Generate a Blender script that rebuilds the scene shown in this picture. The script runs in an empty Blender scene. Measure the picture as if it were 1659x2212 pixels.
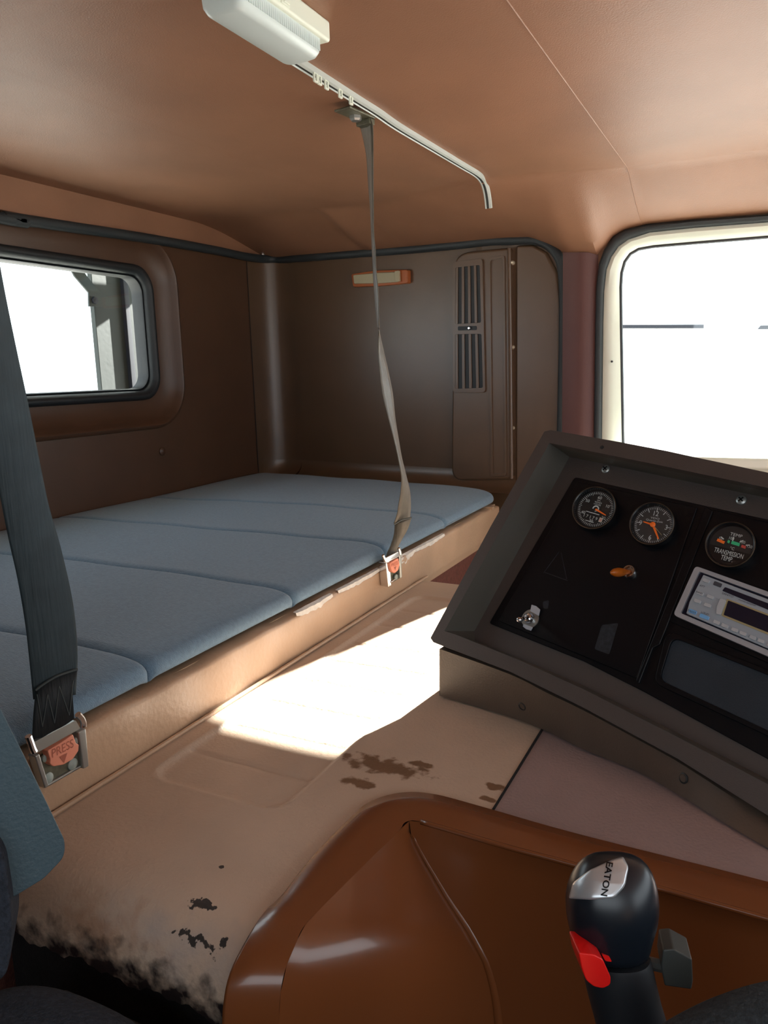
import bpy, bmesh, math, random
from mathutils import Vector, Matrix
from mathutils.geometry import tessellate_polygon, interpolate_bezier
from mathutils.bvhtree import BVHTree

random.seed(4)
S = bpy.context.scene
COL = S.collection
ZO = 1.05                      # camera height above the cab floor
V = Vector

# ------------------------------------------------------------------ camera model (photo 1659 x 2212)
F = 1660.0
CX, CY = 829.5, 1106.0
_y = V((1655 - CX, 780 - CY, F)).normalized()
_d = V((1079 - CX, 10190 - CY, F)); _d = (_d - _y * _d.dot(_y)).normalized()
_x = _d.cross(_y)
if _x.x < 0: _x = -_x
RX, RY, RZ = _x, _y, -_d       # world axes in camera coordinates (right, down, forward)

def ray(px, py):
    d = V((px - CX, py - CY, F))
    return V((RX.dot(d), RY.dot(d), RZ.dot(d)))
def onx(px, py, X):
    d = ray(px, py); return d * (X / d.x)
def ony(px, py, Y):
    d = ray(px, py); return d * (Y / d.y)
def onz(px, py, Z):
    d = ray(px, py); return d * (Z / d.z)
def dep(px, py, t):
    return ray(px, py) * (t / F)
FWD = V((RX.z, RY.z, RZ.z))

class Plane:
    def __init__(s, P, n):
        s.P = V(P); s.n = V(n).normalized()
        if s.n.dot(s.P) > 0: s.n = -s.n          # faces the camera side
    def at(s, px, py, off=0.0):
        d = ray(px, py)
        return d * ((s.P + s.n * off).dot(s.n) / d.dot(s.n))
    def shifted(s, off): return Plane(s.P + s.n * off, s.n)
    def udir(s, px, py, ang):
        a = s.at(px, py); b = s.at(px + 20 * math.cos(ang), py + 20 * math.sin(ang))
        return (b - a).normalized()

# ------------------------------------------------------------------ materials
def lin(c):
    return tuple(((v / 255) / 12.92 if v / 255 <= .04045 else ((v / 255 + .055) / 1.055) ** 2.4) for v in c) + (1,)

def nd(nt, t, **k):
    n = nt.nodes.new(t)
    for a, b in k.items(): setattr(n, a, b)
    return n

def mat(name, rgb, rough=.5, metal=0., spec=.5, var=0., vscale=20., bump=0., bscale=200., bstretch=None, sheen=0., coat=0., coatr=.1, rgb2=None, sheenr=.5):
    m = bpy.data.materials.new(name); m.use_nodes = True
    nt = m.node_tree; b = nt.nodes['Principled BSDF']
    b.inputs['Base Color'].default_value = lin(rgb)
    b.inputs['Roughness'].default_value = rough
    b.inputs['Metallic'].default_value = metal
    b.inputs['Specular IOR Level'].default_value = spec
    if sheen:
        b.inputs['Sheen Weight'].default_value = sheen
        b.inputs['Sheen Roughness'].default_value = sheenr
    if coat:
        b.inputs['Coat Weight'].default_value = coat
        b.inputs['Coat Roughness'].default_value = coatr
    tc = nd(nt, 'ShaderNodeTexCoord')
    if var or rgb2:
        n = nd(nt, 'ShaderNodeTexNoise'); n.inputs['Scale'].default_value = vscale; n.inputs['Detail'].default_value = 5
        nt.links.new(tc.outputs['Object'], n.inputs['Vector'])
        r = nd(nt, 'ShaderNodeValToRGB')
        c = lin(rgb)
        lo = lin(rgb2) if rgb2 else tuple(v * (1 - var) for v in c[:3]) + (1,)
        hi = c if rgb2 else tuple(min(1, v * (1 + var)) for v in c[:3]) + (1,)
        r.color_ramp.elements[0].position = .35; r.color_ramp.elements[0].color = lo
        r.color_ramp.elements[1].position = .65; r.color_ramp.elements[1].color = hi
        nt.links.new(n.outputs['Fac'], r.inputs['Fac']); nt.links.new(r.outputs['Color'], b.inputs['Base Color'])
    if bump:
        n = nd(nt, 'ShaderNodeTexNoise'); n.inputs['Scale'].default_value = bscale; n.inputs['Detail'].default_value = 3
        if bstretch:
            mp = nd(nt, 'ShaderNodeMapping'); mp.inputs['Scale'].default_value = bstretch
            nt.links.new(tc.outputs['Object'], mp.inputs['Vector']); nt.links.new(mp.outputs['Vector'], n.inputs['Vector'])
        else:
            nt.links.new(tc.outputs['Object'], n.inputs['Vector'])
        bp = nd(nt, 'ShaderNodeBump'); bp.inputs['Strength'].default_value = bump; bp.inputs['Distance'].default_value = .002
        nt.links.new(n.outputs['Fac'], bp.inputs['Height']); nt.links.new(bp.outputs['Normal'], b.inputs['Normal'])
    return m

def glass(name, tint=(1, 1, 1, 1), gloss=.06):
    m = bpy.data.materials.new(name); m.use_nodes = True
    nt = m.node_tree; nt.nodes.clear()
    o = nd(nt, 'ShaderNodeOutputMaterial'); mx = nd(nt, 'ShaderNodeMixShader'); t = nd(nt, 'ShaderNodeBsdfTransparent'); g = nd(nt, 'ShaderNodeBsdfGlossy')
    t.inputs['Color'].default_value = tint; g.inputs['Roughness'].default_value = .03
    mx.inputs['Fac'].default_value = gloss
    nt.links.new(t.outputs[0], mx.inputs[1]); nt.links.new(g.outputs[0], mx.inputs[2]); nt.links.new(mx.outputs[0], o.inputs['Surface'])
    return m

def mask_math(nt, op, a, b=None, clamp=False):
    n = nd(nt, 'ShaderNodeMath', operation=op, use_clamp=clamp)
    for i, v in enumerate((a, b)):
        if v is None: continue
        if isinstance(v, (int, float)): n.inputs[i].default_value = v
        else: nt.links.new(v, n.inputs[i])
    return n.outputs[0]

def blob(nt, vec, centre, size, edge=.35, nscale=60., namt=.8, seed=0.):
    """mask = 1 inside a noisy ellipse (a stain with a shape of its own)"""
    mp = nd(nt, 'ShaderNodeMapping'); mp.vector_type = 'TEXTURE'
    mp.inputs['Location'].default_value = centre; mp.inputs['Scale'].default_value = size
    nt.links.new(vec, mp.inputs['Vector'])
    ln = nd(nt, 'ShaderNodeVectorMath', operation='LENGTH'); nt.links.new(mp.outputs['Vector'], ln.inputs[0])
    n = nd(nt, 'ShaderNodeTexNoise', noise_dimensions='4D'); n.inputs['Scale'].default_value = nscale; n.inputs['Detail'].default_value = 4; n.inputs['W'].default_value = seed
    nt.links.new(vec, n.inputs['Vector'])
    k = mask_math(nt, 'MULTIPLY', mask_math(nt, 'SUBTRACT', n.outputs['Fac'], .5), namt * 4)
    v = mask_math(nt, 'ADD', ln.outputs['Value'], k)
    r = nd(nt, 'ShaderNodeMapRange'); r.inputs['From Min'].default_value = 1.0; r.inputs['From Max'].default_value = 1.0 - edge
    nt.links.new(v, r.inputs['Value'])
    return r.outputs[0]

def over(m, mask_fn, rgb, rough=None):
    """lay a stain or worn patch over a principled material"""
    nt = m.node_tree; b = nt.nodes['Principled BSDF']
    tc = [n for n in nt.nodes if n.type == 'TEX_COORD'][0]
    k = mask_fn(nt, tc.outputs['Object'])
    mx = nd(nt, 'ShaderNodeMix', data_type='RGBA')
    nt.links.new(k, mx.inputs['Factor'])
    bc = b.inputs['Base Color']
    if bc.is_linked: nt.links.new(bc.links[0].from_socket, mx.inputs['A'])
    else: mx.inputs['A'].default_value = bc.default_value
    mx.inputs['B'].default_value = lin(rgb)
    nt.links.new(mx.outputs['Result'], bc)

# ------------------------------------------------------------------ mesh helpers
ORG = {}
class MB:
    def __init__(s): s.v = []; s.f = []
    def add(s, vs, fs):
        o = len(s.v); s.v += [V(p) for p in vs]; s.f += [tuple(i + o for i in f) for f in fs]; return s
    def poly(s, pts, back, holes=()):
        """prism: front outline pts (3D), extruded by the vector back"""
        back = V(back); loops = [list(map(V, pts))] + [list(map(V, h)) for h in holes]
        allp = [p for l in loops for p in l]; n = len(allp)
        if holes: tri = [tuple(t) for t in tessellate_polygon(loops)]
        else: tri = [tuple(range(n))]
        fs = list(tri) + [tuple(i + n for i in reversed(t)) for t in tri]
        o = 0
        for l in loops:
            m = len(l)
            for i in range(m):
                a, b = o + i, o + (i + 1) % m
                fs.append((a, b, b + n, a + n))
            o += m
        return s.add(allp + [p + back for p in allp], fs)
    def loft(s, loops, closed=True, cap0=False, cap1=False):
        n = len(loops[0]); vs = [p for l in loops for p in l]; fs = []
        for k in range(len(loops) - 1):
            for i in range(n if closed else n - 1):
                a, b = k * n + i, k * n + (i + 1) % n
                fs.append((a, b, b + n, a + n))
        if cap0: fs.append(tuple(reversed(range(n))))
        if cap1: fs.append(tuple(range((len(loops) - 1) * n, len(loops) * n)))
        return s.add(vs, fs)
    def grid(s, nu, nv, fn):
        return s.loft([[fn(i / (nu - 1), j / (nv - 1)) for j in range(nv)] for i in range(nu)], closed=False)
    def box(s, c, size, ax=None):
        ax = ax or (V((1, 0, 0)), V((0, 1, 0)), V((0, 0, 1))); c = V(c)
        p = [c + ax[0] * (size[0] / 2 * a) + ax[1] * (size[1] / 2 * b) + ax[2] * (size[2] / 2 * d) for a in (-1, 1) for b in (-1, 1) for d in (-1, 1)]
        return s.add(p, [(0, 1, 3, 2), (4, 6, 7, 5), (0, 4, 5, 1), (2, 3, 7, 6), (0, 2, 6, 4), (1, 5, 7, 3)])
    def tube(s, pts, r, seg=10, cap=True, flat=None):
        pts = [V(p) for p in pts]; loops = []; up = V((0, 0, 1))
        rr = r if isinstance(r, (list, tuple)) else [r] * len(pts)
        prev = None
        for i, p in enumerate(pts):
            t = (pts[min(i + 1, len(pts) - 1)] - pts[max(i - 1, 0)]).normalized()
            a = prev if prev is not None else (up if abs(t.dot(up)) < .9 else V((1, 0, 0)))
            a = (a - t * a.dot(t)).normalized(); prev = a; b = t.cross(a)
            loops.append([p + (a * math.cos(q) + b * math.sin(q) * (flat or 1)) * rr[i] for q in [2 * math.pi * k / seg for k in range(seg)]])
        return s.loft(loops, True, cap, cap)
    def lathe(s, c, axis, prof, seg=40, cap0=False, cap1=False):
        """prof: (radius, height along axis)"""
        c = V(c); axis = V(axis).normalized()
        a = axis.orthogonal().normalized(); b = axis.cross(a)
        return s.loft([[c + axis * h + (a * math.cos(q) + b * math.sin(q)) * r for q in [2 * math.pi * k / seg for k in range(seg)]] for r, h in prof], True, cap0, cap1)
    def ball(s, c, r, axis=(0, 0, 1), seg=16, rings=10):
        pr = [(max(1e-5, math.sin(math.pi * i / rings)) * r, -math.cos(math.pi * i / rings) * r) for i in range(rings + 1)]
        return s.lathe(c, axis, pr, seg)
    def build(s, name, m, parent=None, smooth=32, bevel=0, seg=2, weld=False, sub=0, label=None, kind=None, recalc=True, solid=0, blim=30):
        me = bpy.data.meshes.new(name)
        if parent is not None: o0 = ORG[parent.name]
        else:
            xs = [p.x for p in s.v]; ys = [p.y for p in s.v]; zs = [p.z for p in s.v]
            o0 = V(((min(xs) + max(xs)) / 2, (min(ys) + max(ys)) / 2, min(zs)))
        me.from_pydata([tuple(p - o0) for p in s.v], [], s.f)
        bm = bmesh.new(); bm.from_mesh(me)
        if weld: bmesh.ops.remove_doubles(bm, verts=bm.verts, dist=1e-5)
        if recalc: bmesh.ops.recalc_face_normals(bm, faces=bm.faces)
        bm.to_mesh(me); bm.free()
        if m is not None: me.materials.append(m)
        for p in me.polygons: p.use_smooth = True
        if smooth < 180 and not bevel: me.set_sharp_from_angle(angle=math.radians(smooth))
        o = bpy.data.objects.new(name, me); COL.objects.link(o)
        ORG[o.name] = o0
        if parent is not None: o.parent = parent
        else: o.location = o0 + V((0, 0, ZO))
        if solid:
            md = o.modifiers.new('s', 'SOLIDIFY'); md.thickness = solid; md.offset = 0
        if bevel:
            md = o.modifiers.new('b', 'BEVEL'); md.width = bevel; md.segments = seg; md.limit_method = 'ANGLE'; md.angle_limit = math.radians(blim)
            md.harden_normals = False
            me.set_sharp_from_angle(angle=math.radians(180))
            w = o.modifiers.new('w', 'WEIGHTED_NORMAL'); w.keep_sharp = True
        if sub:
            md = o.modifiers.new('u', 'SUBSURF'); md.levels = md.render_levels = sub
        if label: o['label'] = label
        if kind: o['kind'] = kind
        return o

def thing(name, label, cat, loc, group=None):
    o = bpy.data.objects.new(name, None); COL.objects.link(o)
    o.empty_display_size = .05
    o.location = V(loc) + V((0, 0, ZO)); ORG[o.name] = V(loc)
    o['label'] = label; o['category'] = cat
    if group: o['group'] = group
    return o
def tag(o, label, cat, group=None):
    o['label'] = label; o['category'] = cat
    if group: o['group'] = group
    return o
def struct(o): o['kind'] = 'structure'; return o

def prism(mb, pl, pts, off, thick, holes=()):
    mb.poly([pl.at(x, y, off) for x, y in pts], pl.n * -thick, [[pl.at(x, y, off) for x, y in h] for h in holes]); return mb

def rounded(pts, r, n=5):
    """round the corners of a polygon; r is a number or a list per corner"""
    out = []; m = len(pts)
    for i in range(m):
        p = V((*pts[i], 0)).to_2d() if len(pts[i]) == 2 else V(pts[i]); a = V(pts[i - 1]); b = V(pts[(i + 1) % m]); p = V(pts[i])
        rr = r[i] if isinstance(r, (list, tuple)) else r
        if rr <= 0: out.append(tuple(p)); continue
        da = (a - p); db = (b - p); k = min(rr, da.length * .49, db.length * .49)
        s0 = p + da.normalized() * k; s1 = p + db.normalized() * k
        for j in range(n + 1):
            t = j / n
            out.append(tuple(s0 * (1 - t) ** 2 + p * 2 * t * (1 - t) + s1 * t * t))
    return out

def catmull(pts, n=8):
    pts = [V(p) for p in pts]; out = []
    for i in range(len(pts) - 1):
        p0 = pts[max(i - 1, 0)]; p1 = pts[i]; p2 = pts[i + 1]; p3 = pts[min(i + 2, len(pts) - 1)]
        for j in range(n):
            t = j / n
            out.append(.5 * ((2 * p1) + (p2 - p0) * t + (2 * p0 - 5 * p1 + 4 * p2 - p3) * t * t + (3 * p1 - p0 - 3 * p2 + p3) * t ** 3))
    out.append(pts[-1]); return out

def interp(tab, x):
    if x <= tab[0][0]: return tab[0][1]
    for (a, b), (c, d) in zip(tab, tab[1:]):
        if x <= c: return b + (d - b) * (x - a) / (c - a)
    return tab[-1][1]
def sstep(a, b, x):
    t = max(0, min(1, (x - a) / (b - a))); return t * t * (3 - 2 * t)

_FONT = {}
def glyphs(txt, bold=0):
    """flat letters as (verts2d, faces), width-centred, cap height 1"""
    if txt not in _FONT:
        cu = bpy.data.curves.new('t', 'FONT'); cu.body = txt; cu.size = 1; cu.resolution_u = 3; cu.offset = bold
        ob = bpy.data.objects.new('t', cu); COL.objects.link(ob)
        bpy.context.view_layer.update()
        me = bpy.data.meshes.new_from_object(ob.evaluated_get(bpy.context.evaluated_depsgraph_get()))
        vs = [(v.co.x, v.co.y) for v in me.vertices]; fs = [tuple(p.vertices) for p in me.polygons]
        bpy.data.objects.remove(ob); bpy.data.curves.remove(cu); bpy.data.meshes.remove(me)
        xs = [a for a, _ in vs]; ys = [b for _, b in vs]; h = .69
        cx = (min(xs) + max(xs)) / 2
        _FONT[txt] = ([((a - cx) / h, b / h - .5) for a, b in vs], fs)
    return _FONT[txt]
def text(mb, txt, C, u, v, h, sx=1.0):
    vs, fs = glyphs(txt)
    mb.add([C + u * (a * h * sx) + v * (b * h) for a, b in vs], fs); return mb

# ------------------------------------------------------------------ material set
M = {}
M['liner'] = mat('headliner_vinyl', (147, 105, 80), .5, var=.07, vscale=5, bump=.25, bscale=420)
M['wallbrown'] = mat('dark_brown_moulding', (92, 69, 49), .36, spec=.8, var=.05, vscale=8, bump=.12, bscale=500)
M['wallrear'] = mat('rear_brown_moulding', (84, 59, 43), .38, var=.06, vscale=8, bump=.15, bscale=500)
M['maroon'] = mat('maroon_vinyl', (96, 62, 58), .5, bump=.2, bscale=400)
M['rubber'] = mat('black_rubber', (30, 34, 37), .5, bump=.1, bscale=300)
M['trimblack'] = mat('black_vinyl_edging', (44, 50, 53), .55, bump=.3, bscale=500)
M['white'] = mat('white_paint', (222, 226, 212), .35, var=.03, vscale=6)
M['blue'] = mat('blue_grey_fabric', (96, 125, 147), .9, var=.10, vscale=160, bump=.6, bscale=700, bstretch=(.25, 1, 1), sheen=.25, sheenr=.6)
M['tan'] = mat('tan_vinyl', (180, 148, 120), .42, var=.05, vscale=9, bump=.25, bscale=300)
M['cover'] = mat('tan_cover_vinyl', (176, 146, 122), .5, var=.08, vscale=7, bump=.35, bscale=260)
M['cover2'] = mat('mauve_cover_vinyl', (148, 127, 124), .55, var=.07, vscale=9, bump=.35, bscale=260)
M['console'] = mat('brown_gloss_plastic', (116, 67, 36), .26, var=.03, vscale=6, coat=.3, coatr=.08)
M['dark'] = mat('dark_carpet', (26, 22, 22), .95, var=.3, vscale=60, bump=.8, bscale=300)
M['maroonc'] = mat('maroon_carpet', (104, 58, 48), .95, var=.2, vscale=120, bump=.8, bscale=500)
M['dash'] = mat('charcoal_brown_plastic', (74, 67, 64), .42, bump=.2, bscale=700)
M['dashw'] = mat('charcoal_grey_plastic', (78, 76, 70), .36, bump=.1, bscale=700)
M['dashb'] = mat('brown_vinyl_base', (84, 72, 63), .5, var=.05, bump=.2, bscale=400)
M['black'] = mat('black_gloss_panel', (7, 9, 14), .36, spec=.28, bump=.05, bscale=500)
M['bezel'] = mat('black_bezel', (20, 21, 24), .25)
M['dial'] = mat('black_dial', (16, 20, 23), .5)
M['dialg'] = mat('grey_dial', (52, 52, 52), .5)
M['mark'] = mat('white_print', (205, 215, 215), .6)
M['orange'] = mat('orange_needle', (255, 120, 30), .5)
M['rust'] = mat('worn_bezel_edge', (64, 50, 36), .5, var=.5, vscale=90)
M['green'] = mat('green_print', (40, 190, 130), .6)
M['redp'] = mat('red_print', (200, 70, 60), .6)
M['amber'] = mat('amber_plastic', (170, 90, 22), .3)
M['chrome'] = mat('chrome', (215, 215, 218), .12, metal=1)
M['steel'] = mat('zinc_steel', (165, 168, 165), .35, metal=.8)
M['brass'] = mat('pale_brass', (235, 222, 196), .3, metal=.5)
M['olive'] = mat('dull_olive_steel', (96, 94, 78), .5, metal=.3, var=.2, vscale=120)
M['rivet'] = mat('pale_rivet', (150, 160, 152), .5)
M['salmon'] = mat('faded_red_plastic', (224, 140, 112), .45)
M['salmond'] = mat('moulded_lettering', (165, 88, 66), .5)
M['radio'] = mat('silver_plastic', (172, 174, 180), .38, metal=.25)
M['radiof'] = mat('light_silver_face', (160, 170, 180), .42, metal=.15)
M['screen'] = mat('dark_blue_screen', (22, 26, 44), .15)
M['btn'] = mat('silver_button', (186, 192, 198), .35, metal=.2)
M['btnblue'] = mat('blue_button', (120, 175, 225), .35)
M['rprint'] = mat('grey_print', (60, 62, 70), .6)
M['gold'] = mat('pale_gold_trim', (190, 182, 140), .35, metal=.5)
M['cream'] = mat('cream_plastic', (230, 236, 222), .4)
M['lens'] = mat('frosted_lens', (208, 220, 220), .3, bump=.0)
M['track'] = mat('pale_track_plastic', (196, 204, 200), .35)
M['trackd'] = mat('track_groove', (50, 56, 54), .6)
M['belt'] = mat('charcoal_webbing', (50, 62, 66), .6, bump=.5, bscale=300, bstretch=(1, 1, .06), var=.15, vscale=30)
M['beltb'] = mat('olive_webbing', (82, 76, 64), .38, bump=.5, bscale=300, bstretch=(1, 1, .06), var=.15, vscale=60, sheen=.2)
M['beltdark'] = mat('stitched_webbing', (34, 38, 40), .65, bump=.5, bscale=300, bstretch=(1, 1, .06))
M['stitch'] = mat('stitching', (78, 82, 80), .8)
M['wood'] = mat('orange_brown_plastic', (168, 92, 48), .35)
M['lamplens'] = mat('cloudy_lamp_lens', (176, 168, 140), .25)
M['seatgrey'] = mat('blue_grey_vinyl', (58, 79, 88), .5, bump=.3, bscale=300)
M['seatfab'] = mat('navy_fabric', (36, 42, 52), .95, var=.35, vscale=260, bump=.8, bscale=500)
M['seatfab2'] = mat('dark_grey_fabric', (38, 44, 48), .95, var=.3, vscale=260, bump=.8, bscale=500)
M['knob'] = mat('black_knob_plastic', (20, 26, 34), .3)
M['grip'] = mat('black_grip_rubber', (20, 24, 30), .6)
M['badge'] = mat('silver_badge', (198, 202, 206), .3, metal=.6)
M['red'] = mat('red_switch', (226, 24, 20), .35)
M['greysw'] = mat('dark_grey_plastic', (62, 66, 64), .5)
M['post'] = mat('grey_green_painted_metal', (46, 54, 52), .6, var=.12, vscale=8, bump=.2, bscale=60)
M['postd'] = mat('dark_blue_edge', (16, 22, 36), .5)
M['ground'] = mat('pale_concrete', (190, 188, 182), .9, var=.06, vscale=2)
M['glass'] = glass('clear_glass', (.97, .99, .985, 1), .05)
M['gauge_glass'] = glass('gauge_glass', (1, 1, 1, 1), .04)

XR = -1.65
FAR = Plane((-.65, 2.28, 0), (-.165, -1, 0))
def fary(X): return 2.28 - .165 * (X + .65)
DOOR = Plane((0, 2.23, 0), (0, -1, 0))
FACE = Plane((-.672, 0, 0), (1, 0, 0))

# ------------------------------------------------------------------ floor and shell
struct(MB().box((-.35, .95, -1.075), (3.0, 3.2, .05)).build('floor', M['dark']))
struct(MB().box((-.35, 1.0, .56), (3.2, 3.4, .04)).build('roof', M['white']))  # unseen slab added over the headliner to keep the cab light-tight
# driver's side wall with its window opening, and the front below and above the windscreen (all behind or beside the camera)
mb = MB()
mb.poly([(-1.68, -.5, -1.05), (1.1, -.5, -1.05), (1.1, -.5, .54), (-1.68, -.5, .54)], (0, -.03, 0), [[(-.40, -.5, -.12), (.75, -.5, -.12), (.75, -.5, .36), (-.40, -.5, .36)]])
struct(mb.build('wall_right', M['wallbrown']))
mb = MB()
mb.poly([(1.1, -.5, -1.05), (1.1, 2.3, -1.05), (1.1, 2.3, .54), (1.1, -.5, .54)], (.03, 0, 0), [[(1.1, -.3, -.2), (1.1, 2.12, -.2), (1.1, 2.12, .33), (1.1, -.3, .33)]])
struct(mb.build('wall_front', M['dash']))

# ------------------------------------------------------------------ rear wall with its window
def rr(y0, y1, z0, z1, r, n=8):
    out = []
    for cy, cz, a0 in ((y1 - r, z1 - r, 0), (y0 + r, z1 - r, 90), (y0 + r, z0 + r, 180), (y1 - r, z0 + r, 270)):
        for k in range(n + 1):
            a = math.radians(a0 + 90 * k / n); out.append((cy + r * math.cos(a), cz + r * math.sin(a)))
    return out
WY0, WY1, WZ0, WZ1 = .45, 1.812, -.030, .292
def ring(e, x, r):
    return [V((XR + x, y, z)) for y, z in rr(WY0 - e, WY1 + e, WZ0 - e, WZ1 + e, r)]
rings = [ring(.122, 0, .135), ring(.118, .010, .13), ring(.110, .013, .125), ring(.104, .009, .12), ring(.098, -.002, .115), ring(.075, -.018, .095), ring(.050, -.024, .08), ring(.034, -.026, .07)]
mb = MB()
out = [(XR, -.5, -1.05), (XR, 2.31, -1.05), (XR, 2.31, .405), (XR, -.5, .405)]
outer = [V((XR, y, min(z, .404))) for y, z in rr(WY0 - .122, WY1 + .122, WZ0 - .122, WZ1 + .105, .135)]
loops = [[V(p) for p in out], [V((XR, p.y, p.z)) for p in outer]]
rings[0] = outer
for k in range(1, len(rings)):
    rings[k] = [V((p.x, p.y, min(p.z, .402 - .002 * k))) for p in rings[k]]
tri = tessellate_polygon(loops); allp = loops[0] + loops[1]
mb.add(allp, [tuple(t) for t in tri])
mb.loft(rings)
wr = struct(mb.build('wall_rear', M['wallrear'], weld=True, smooth=50))
mb = MB(); mb.lathe(onx(350, 975, XR), (1, 0, 0), [(.013, 0), (.013, .003), (.009, .006), (.0001, .007)], 20)
mb.build('trim_plug', M['wallrear'], wr)
mb = MB()
mb.add(*(lambda a: (a, [(0, 1, 2, 3)]))([V((XR + .0015, 2.305, -.36)), V((XR + .0015, 2.309, -.36)), V((XR + .0015, 2.309, .40)), V((XR + .0015, 2.305, .40))]))
mb.build('panel_seam', M['rubber'], wr)
w1 = MB()
w1.loft([ring(.036, -.030, .072), ring(.034, -.014, .07), ring(.026, -.006, .066), ring(.016, -.008, .058), ring(.008, -.020, .05), ring(.006, -.034, .05), ring(.002, -.03, .048), ring(0, -.036, .046), ring(0, -.07, .046)])
win1 = struct(w1.build('window_1', M['rubber'], smooth=60))
mb = MB(); mb.poly(ring(.004, -.052, .05), (-.005, 0, 0)); mb.build('glass_pane', M['glass'], win1)

# ------------------------------------------------------------------ passenger side wall (cove corner, panel, bottom sweep)
mb = MB()
p0 = V((XR, 2.31, 0)); p1 = V((XR - .01, 2.46, 0)); p2 = FAR.at(640, 700); p2.z = 0
prof = [p0 * (1 - t) ** 2 + p1 * 2 * t * (1 - t) + p2 * t * t for t in [k / 14 for k in range(15)]]
mb.loft([[V((p.x, p.y, -1.05)) for p in prof], [V((p.x, p.y, -.30)) for p in prof], [V((p.x, p.y, .42)) for p in prof]], closed=False)
top = [(640, 556), (800, 545), (1000, 527), (1100, 518), (1150, 517), (1190, 535), (1213, 575), (1222, 640)]
tp = [FAR.at(x, y) for x, y in top]
a = V((p2.x, p2.y, -1.05)); b = FAR.at(1222, 1100); b.z = -1.05
mb.poly([V((p2.x, p2.y, .42))] + tp[1:] + [b, a], V((0, .02, 0)))
# sweep where the wall meets the bunk
def sweep(i, j):
    X = p2.x + (-.66 - p2.x) * i; r = .075
    q = j * math.pi / 2
    return V((X, fary(X) - .001 - r * (1 - math.cos(q)), -.315 - r * math.sin(q) * .75 + .0))
mb.grid(20, 10, sweep)
def sweep2(i, j):        # same sweep round the cove corner
    t = i * 14; k = min(13, int(t)); f = t - k
    p = prof[k].lerp(prof[k + 1], f); tn = (prof[k + 1] - prof[k]).normalized(); nrm = V((tn.y, -tn.x, 0))
    r = .075; q = j * math.pi / 2; w = min(1, i * 1.4)
    return V((p.x, p.y, 0)) + nrm * (r * w * (1 - math.cos(q)) + .001) + V((0, 0, -.315 - r * .75 * math.sin(q)))
mb.grid(20, 10, sweep2)
mb.box((-.615, 2.31, -.27), (.38, .015, 1.58)); mb.box((-1.24, 2.485, -.27), (.92, .015, 1.58)); mb.box((-.80, 2.40, -.27), (.015, .18, 1.58))  # unseen slabs added behind the wall to block sun leaks
wl = struct(mb.build('wall_left', M['wallbrown'], smooth=50))
# raised column that carries the vents, with its long recessed strip
mb = MB(); prism(mb, FAR, rounded([(979, 546), (1102, 534), (1106, 1036), (974, 1040)], [38, 10, 12, 30], 8), .020, .03)
col = struct(mb.build('trim_1', M['wallbrown'], bevel=.009, seg=4))
mb = MB(); prism(mb, FAR, rounded([(1055, 556), (1090, 551), (1094, 1028), (1060, 1030)], 7), .024, .006, [rounded([(1059, 562), (1086, 557), (1090, 1022), (1064, 1024)], 6)])
mb.build('strip_border', M['wallbrown'], col, bevel=.0015)
mb = MB(); mb.tube([FAR.at(1100, 536, .018), FAR.at(1103, 780, .018), FAR.at(1105, 1034, .018)], .006, 10)
mb.build('edge_bead', M['wallbrown'], col)
# front panel behind the screws
mb = MB(); prism(mb, FAR, [(1114, 530), (1150, 528), (1180, 545), (1203, 590), (1210, 660), (1208, 1100), (1113, 1100)], .010, .02)
struct(mb.build('trim_2', M['wallbrown'], bevel=.008, seg=3))
for i, (y, w) in enumerate(((568, 'topmost'), (750, 'middle'), (924, 'lowest'))):
    mb = MB(); c = FAR.at(1108.5, y, .004)
    mb.lathe(c, FAR.n, [(.0001, .016), (.0035, .0145), (.0058, .011), (.0062, 0)], 14)
    o = mb.build('panel_screw', M['brass'])
    tag(o, f'{w} of the three bright screw heads in the groove beside the vent column', 'screw', 'screws in the groove of the side wall')

# vent
vt = thing('air_vent', 'tall brown slatted double air vent on the bunk end wall', 'vent', FAR.at(1012, 850, .02))
mb = MB(); prism(mb, FAR, rounded([(977, 566), (1042, 558), (1048, 848), (978, 848)], 8), .026, .008,
                 [rounded([(984, 578), (1036, 572), (1039, 697), (983, 700)], 4), rounded([(983, 722), (1040, 721), (1043, 838), (983, 840)], 4)])
mb.build('vent_frame', M['wallbrown'], vt, bevel=.002)
for (q, nm) in (([(984, 578), (1036, 572), (1039, 697), (983, 700)], 'upper_grille'), ([(983, 722), (1040, 721), (1043, 838), (983, 840)], 'lower_grille')):
    mb = MB(); prism(mb, FAR, q, .0215, .001)
    g = mb.build(nm, M['rubber'], vt)
    for k in range(4):
        t0 = .0 + k * .25
        def lerp(a, b, t): return (a[0] + (b[0] - a[0]) * t, a[1] + (b[1] - a[1]) * t)
        mb = MB(); w = .10
        prism(mb, FAR, [lerp(q[0], q[1], t0), lerp(q[0], q[1], t0 + w), lerp(q[3], q[2], t0 + w), lerp(q[3], q[2], t0)], .025, .004)
        mb.build('slat', M['wallbrown'], g, bevel=.001)
mb = MB(); prism(mb, FAR, rounded([(989, 705), (1030, 704), (1030, 713), (989, 714)], 3), .0265, .002); mb.build('slider_slot', M['rubber'], vt)
mb = MB(); mb.lathe(FAR.at(1015, 709, .026), FAR.n, [(.0045, 0), (.0045, .006), (.003, .008), (.0001, .008)], 14); mb.build('slider_knob', M['chrome'], vt)

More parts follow.
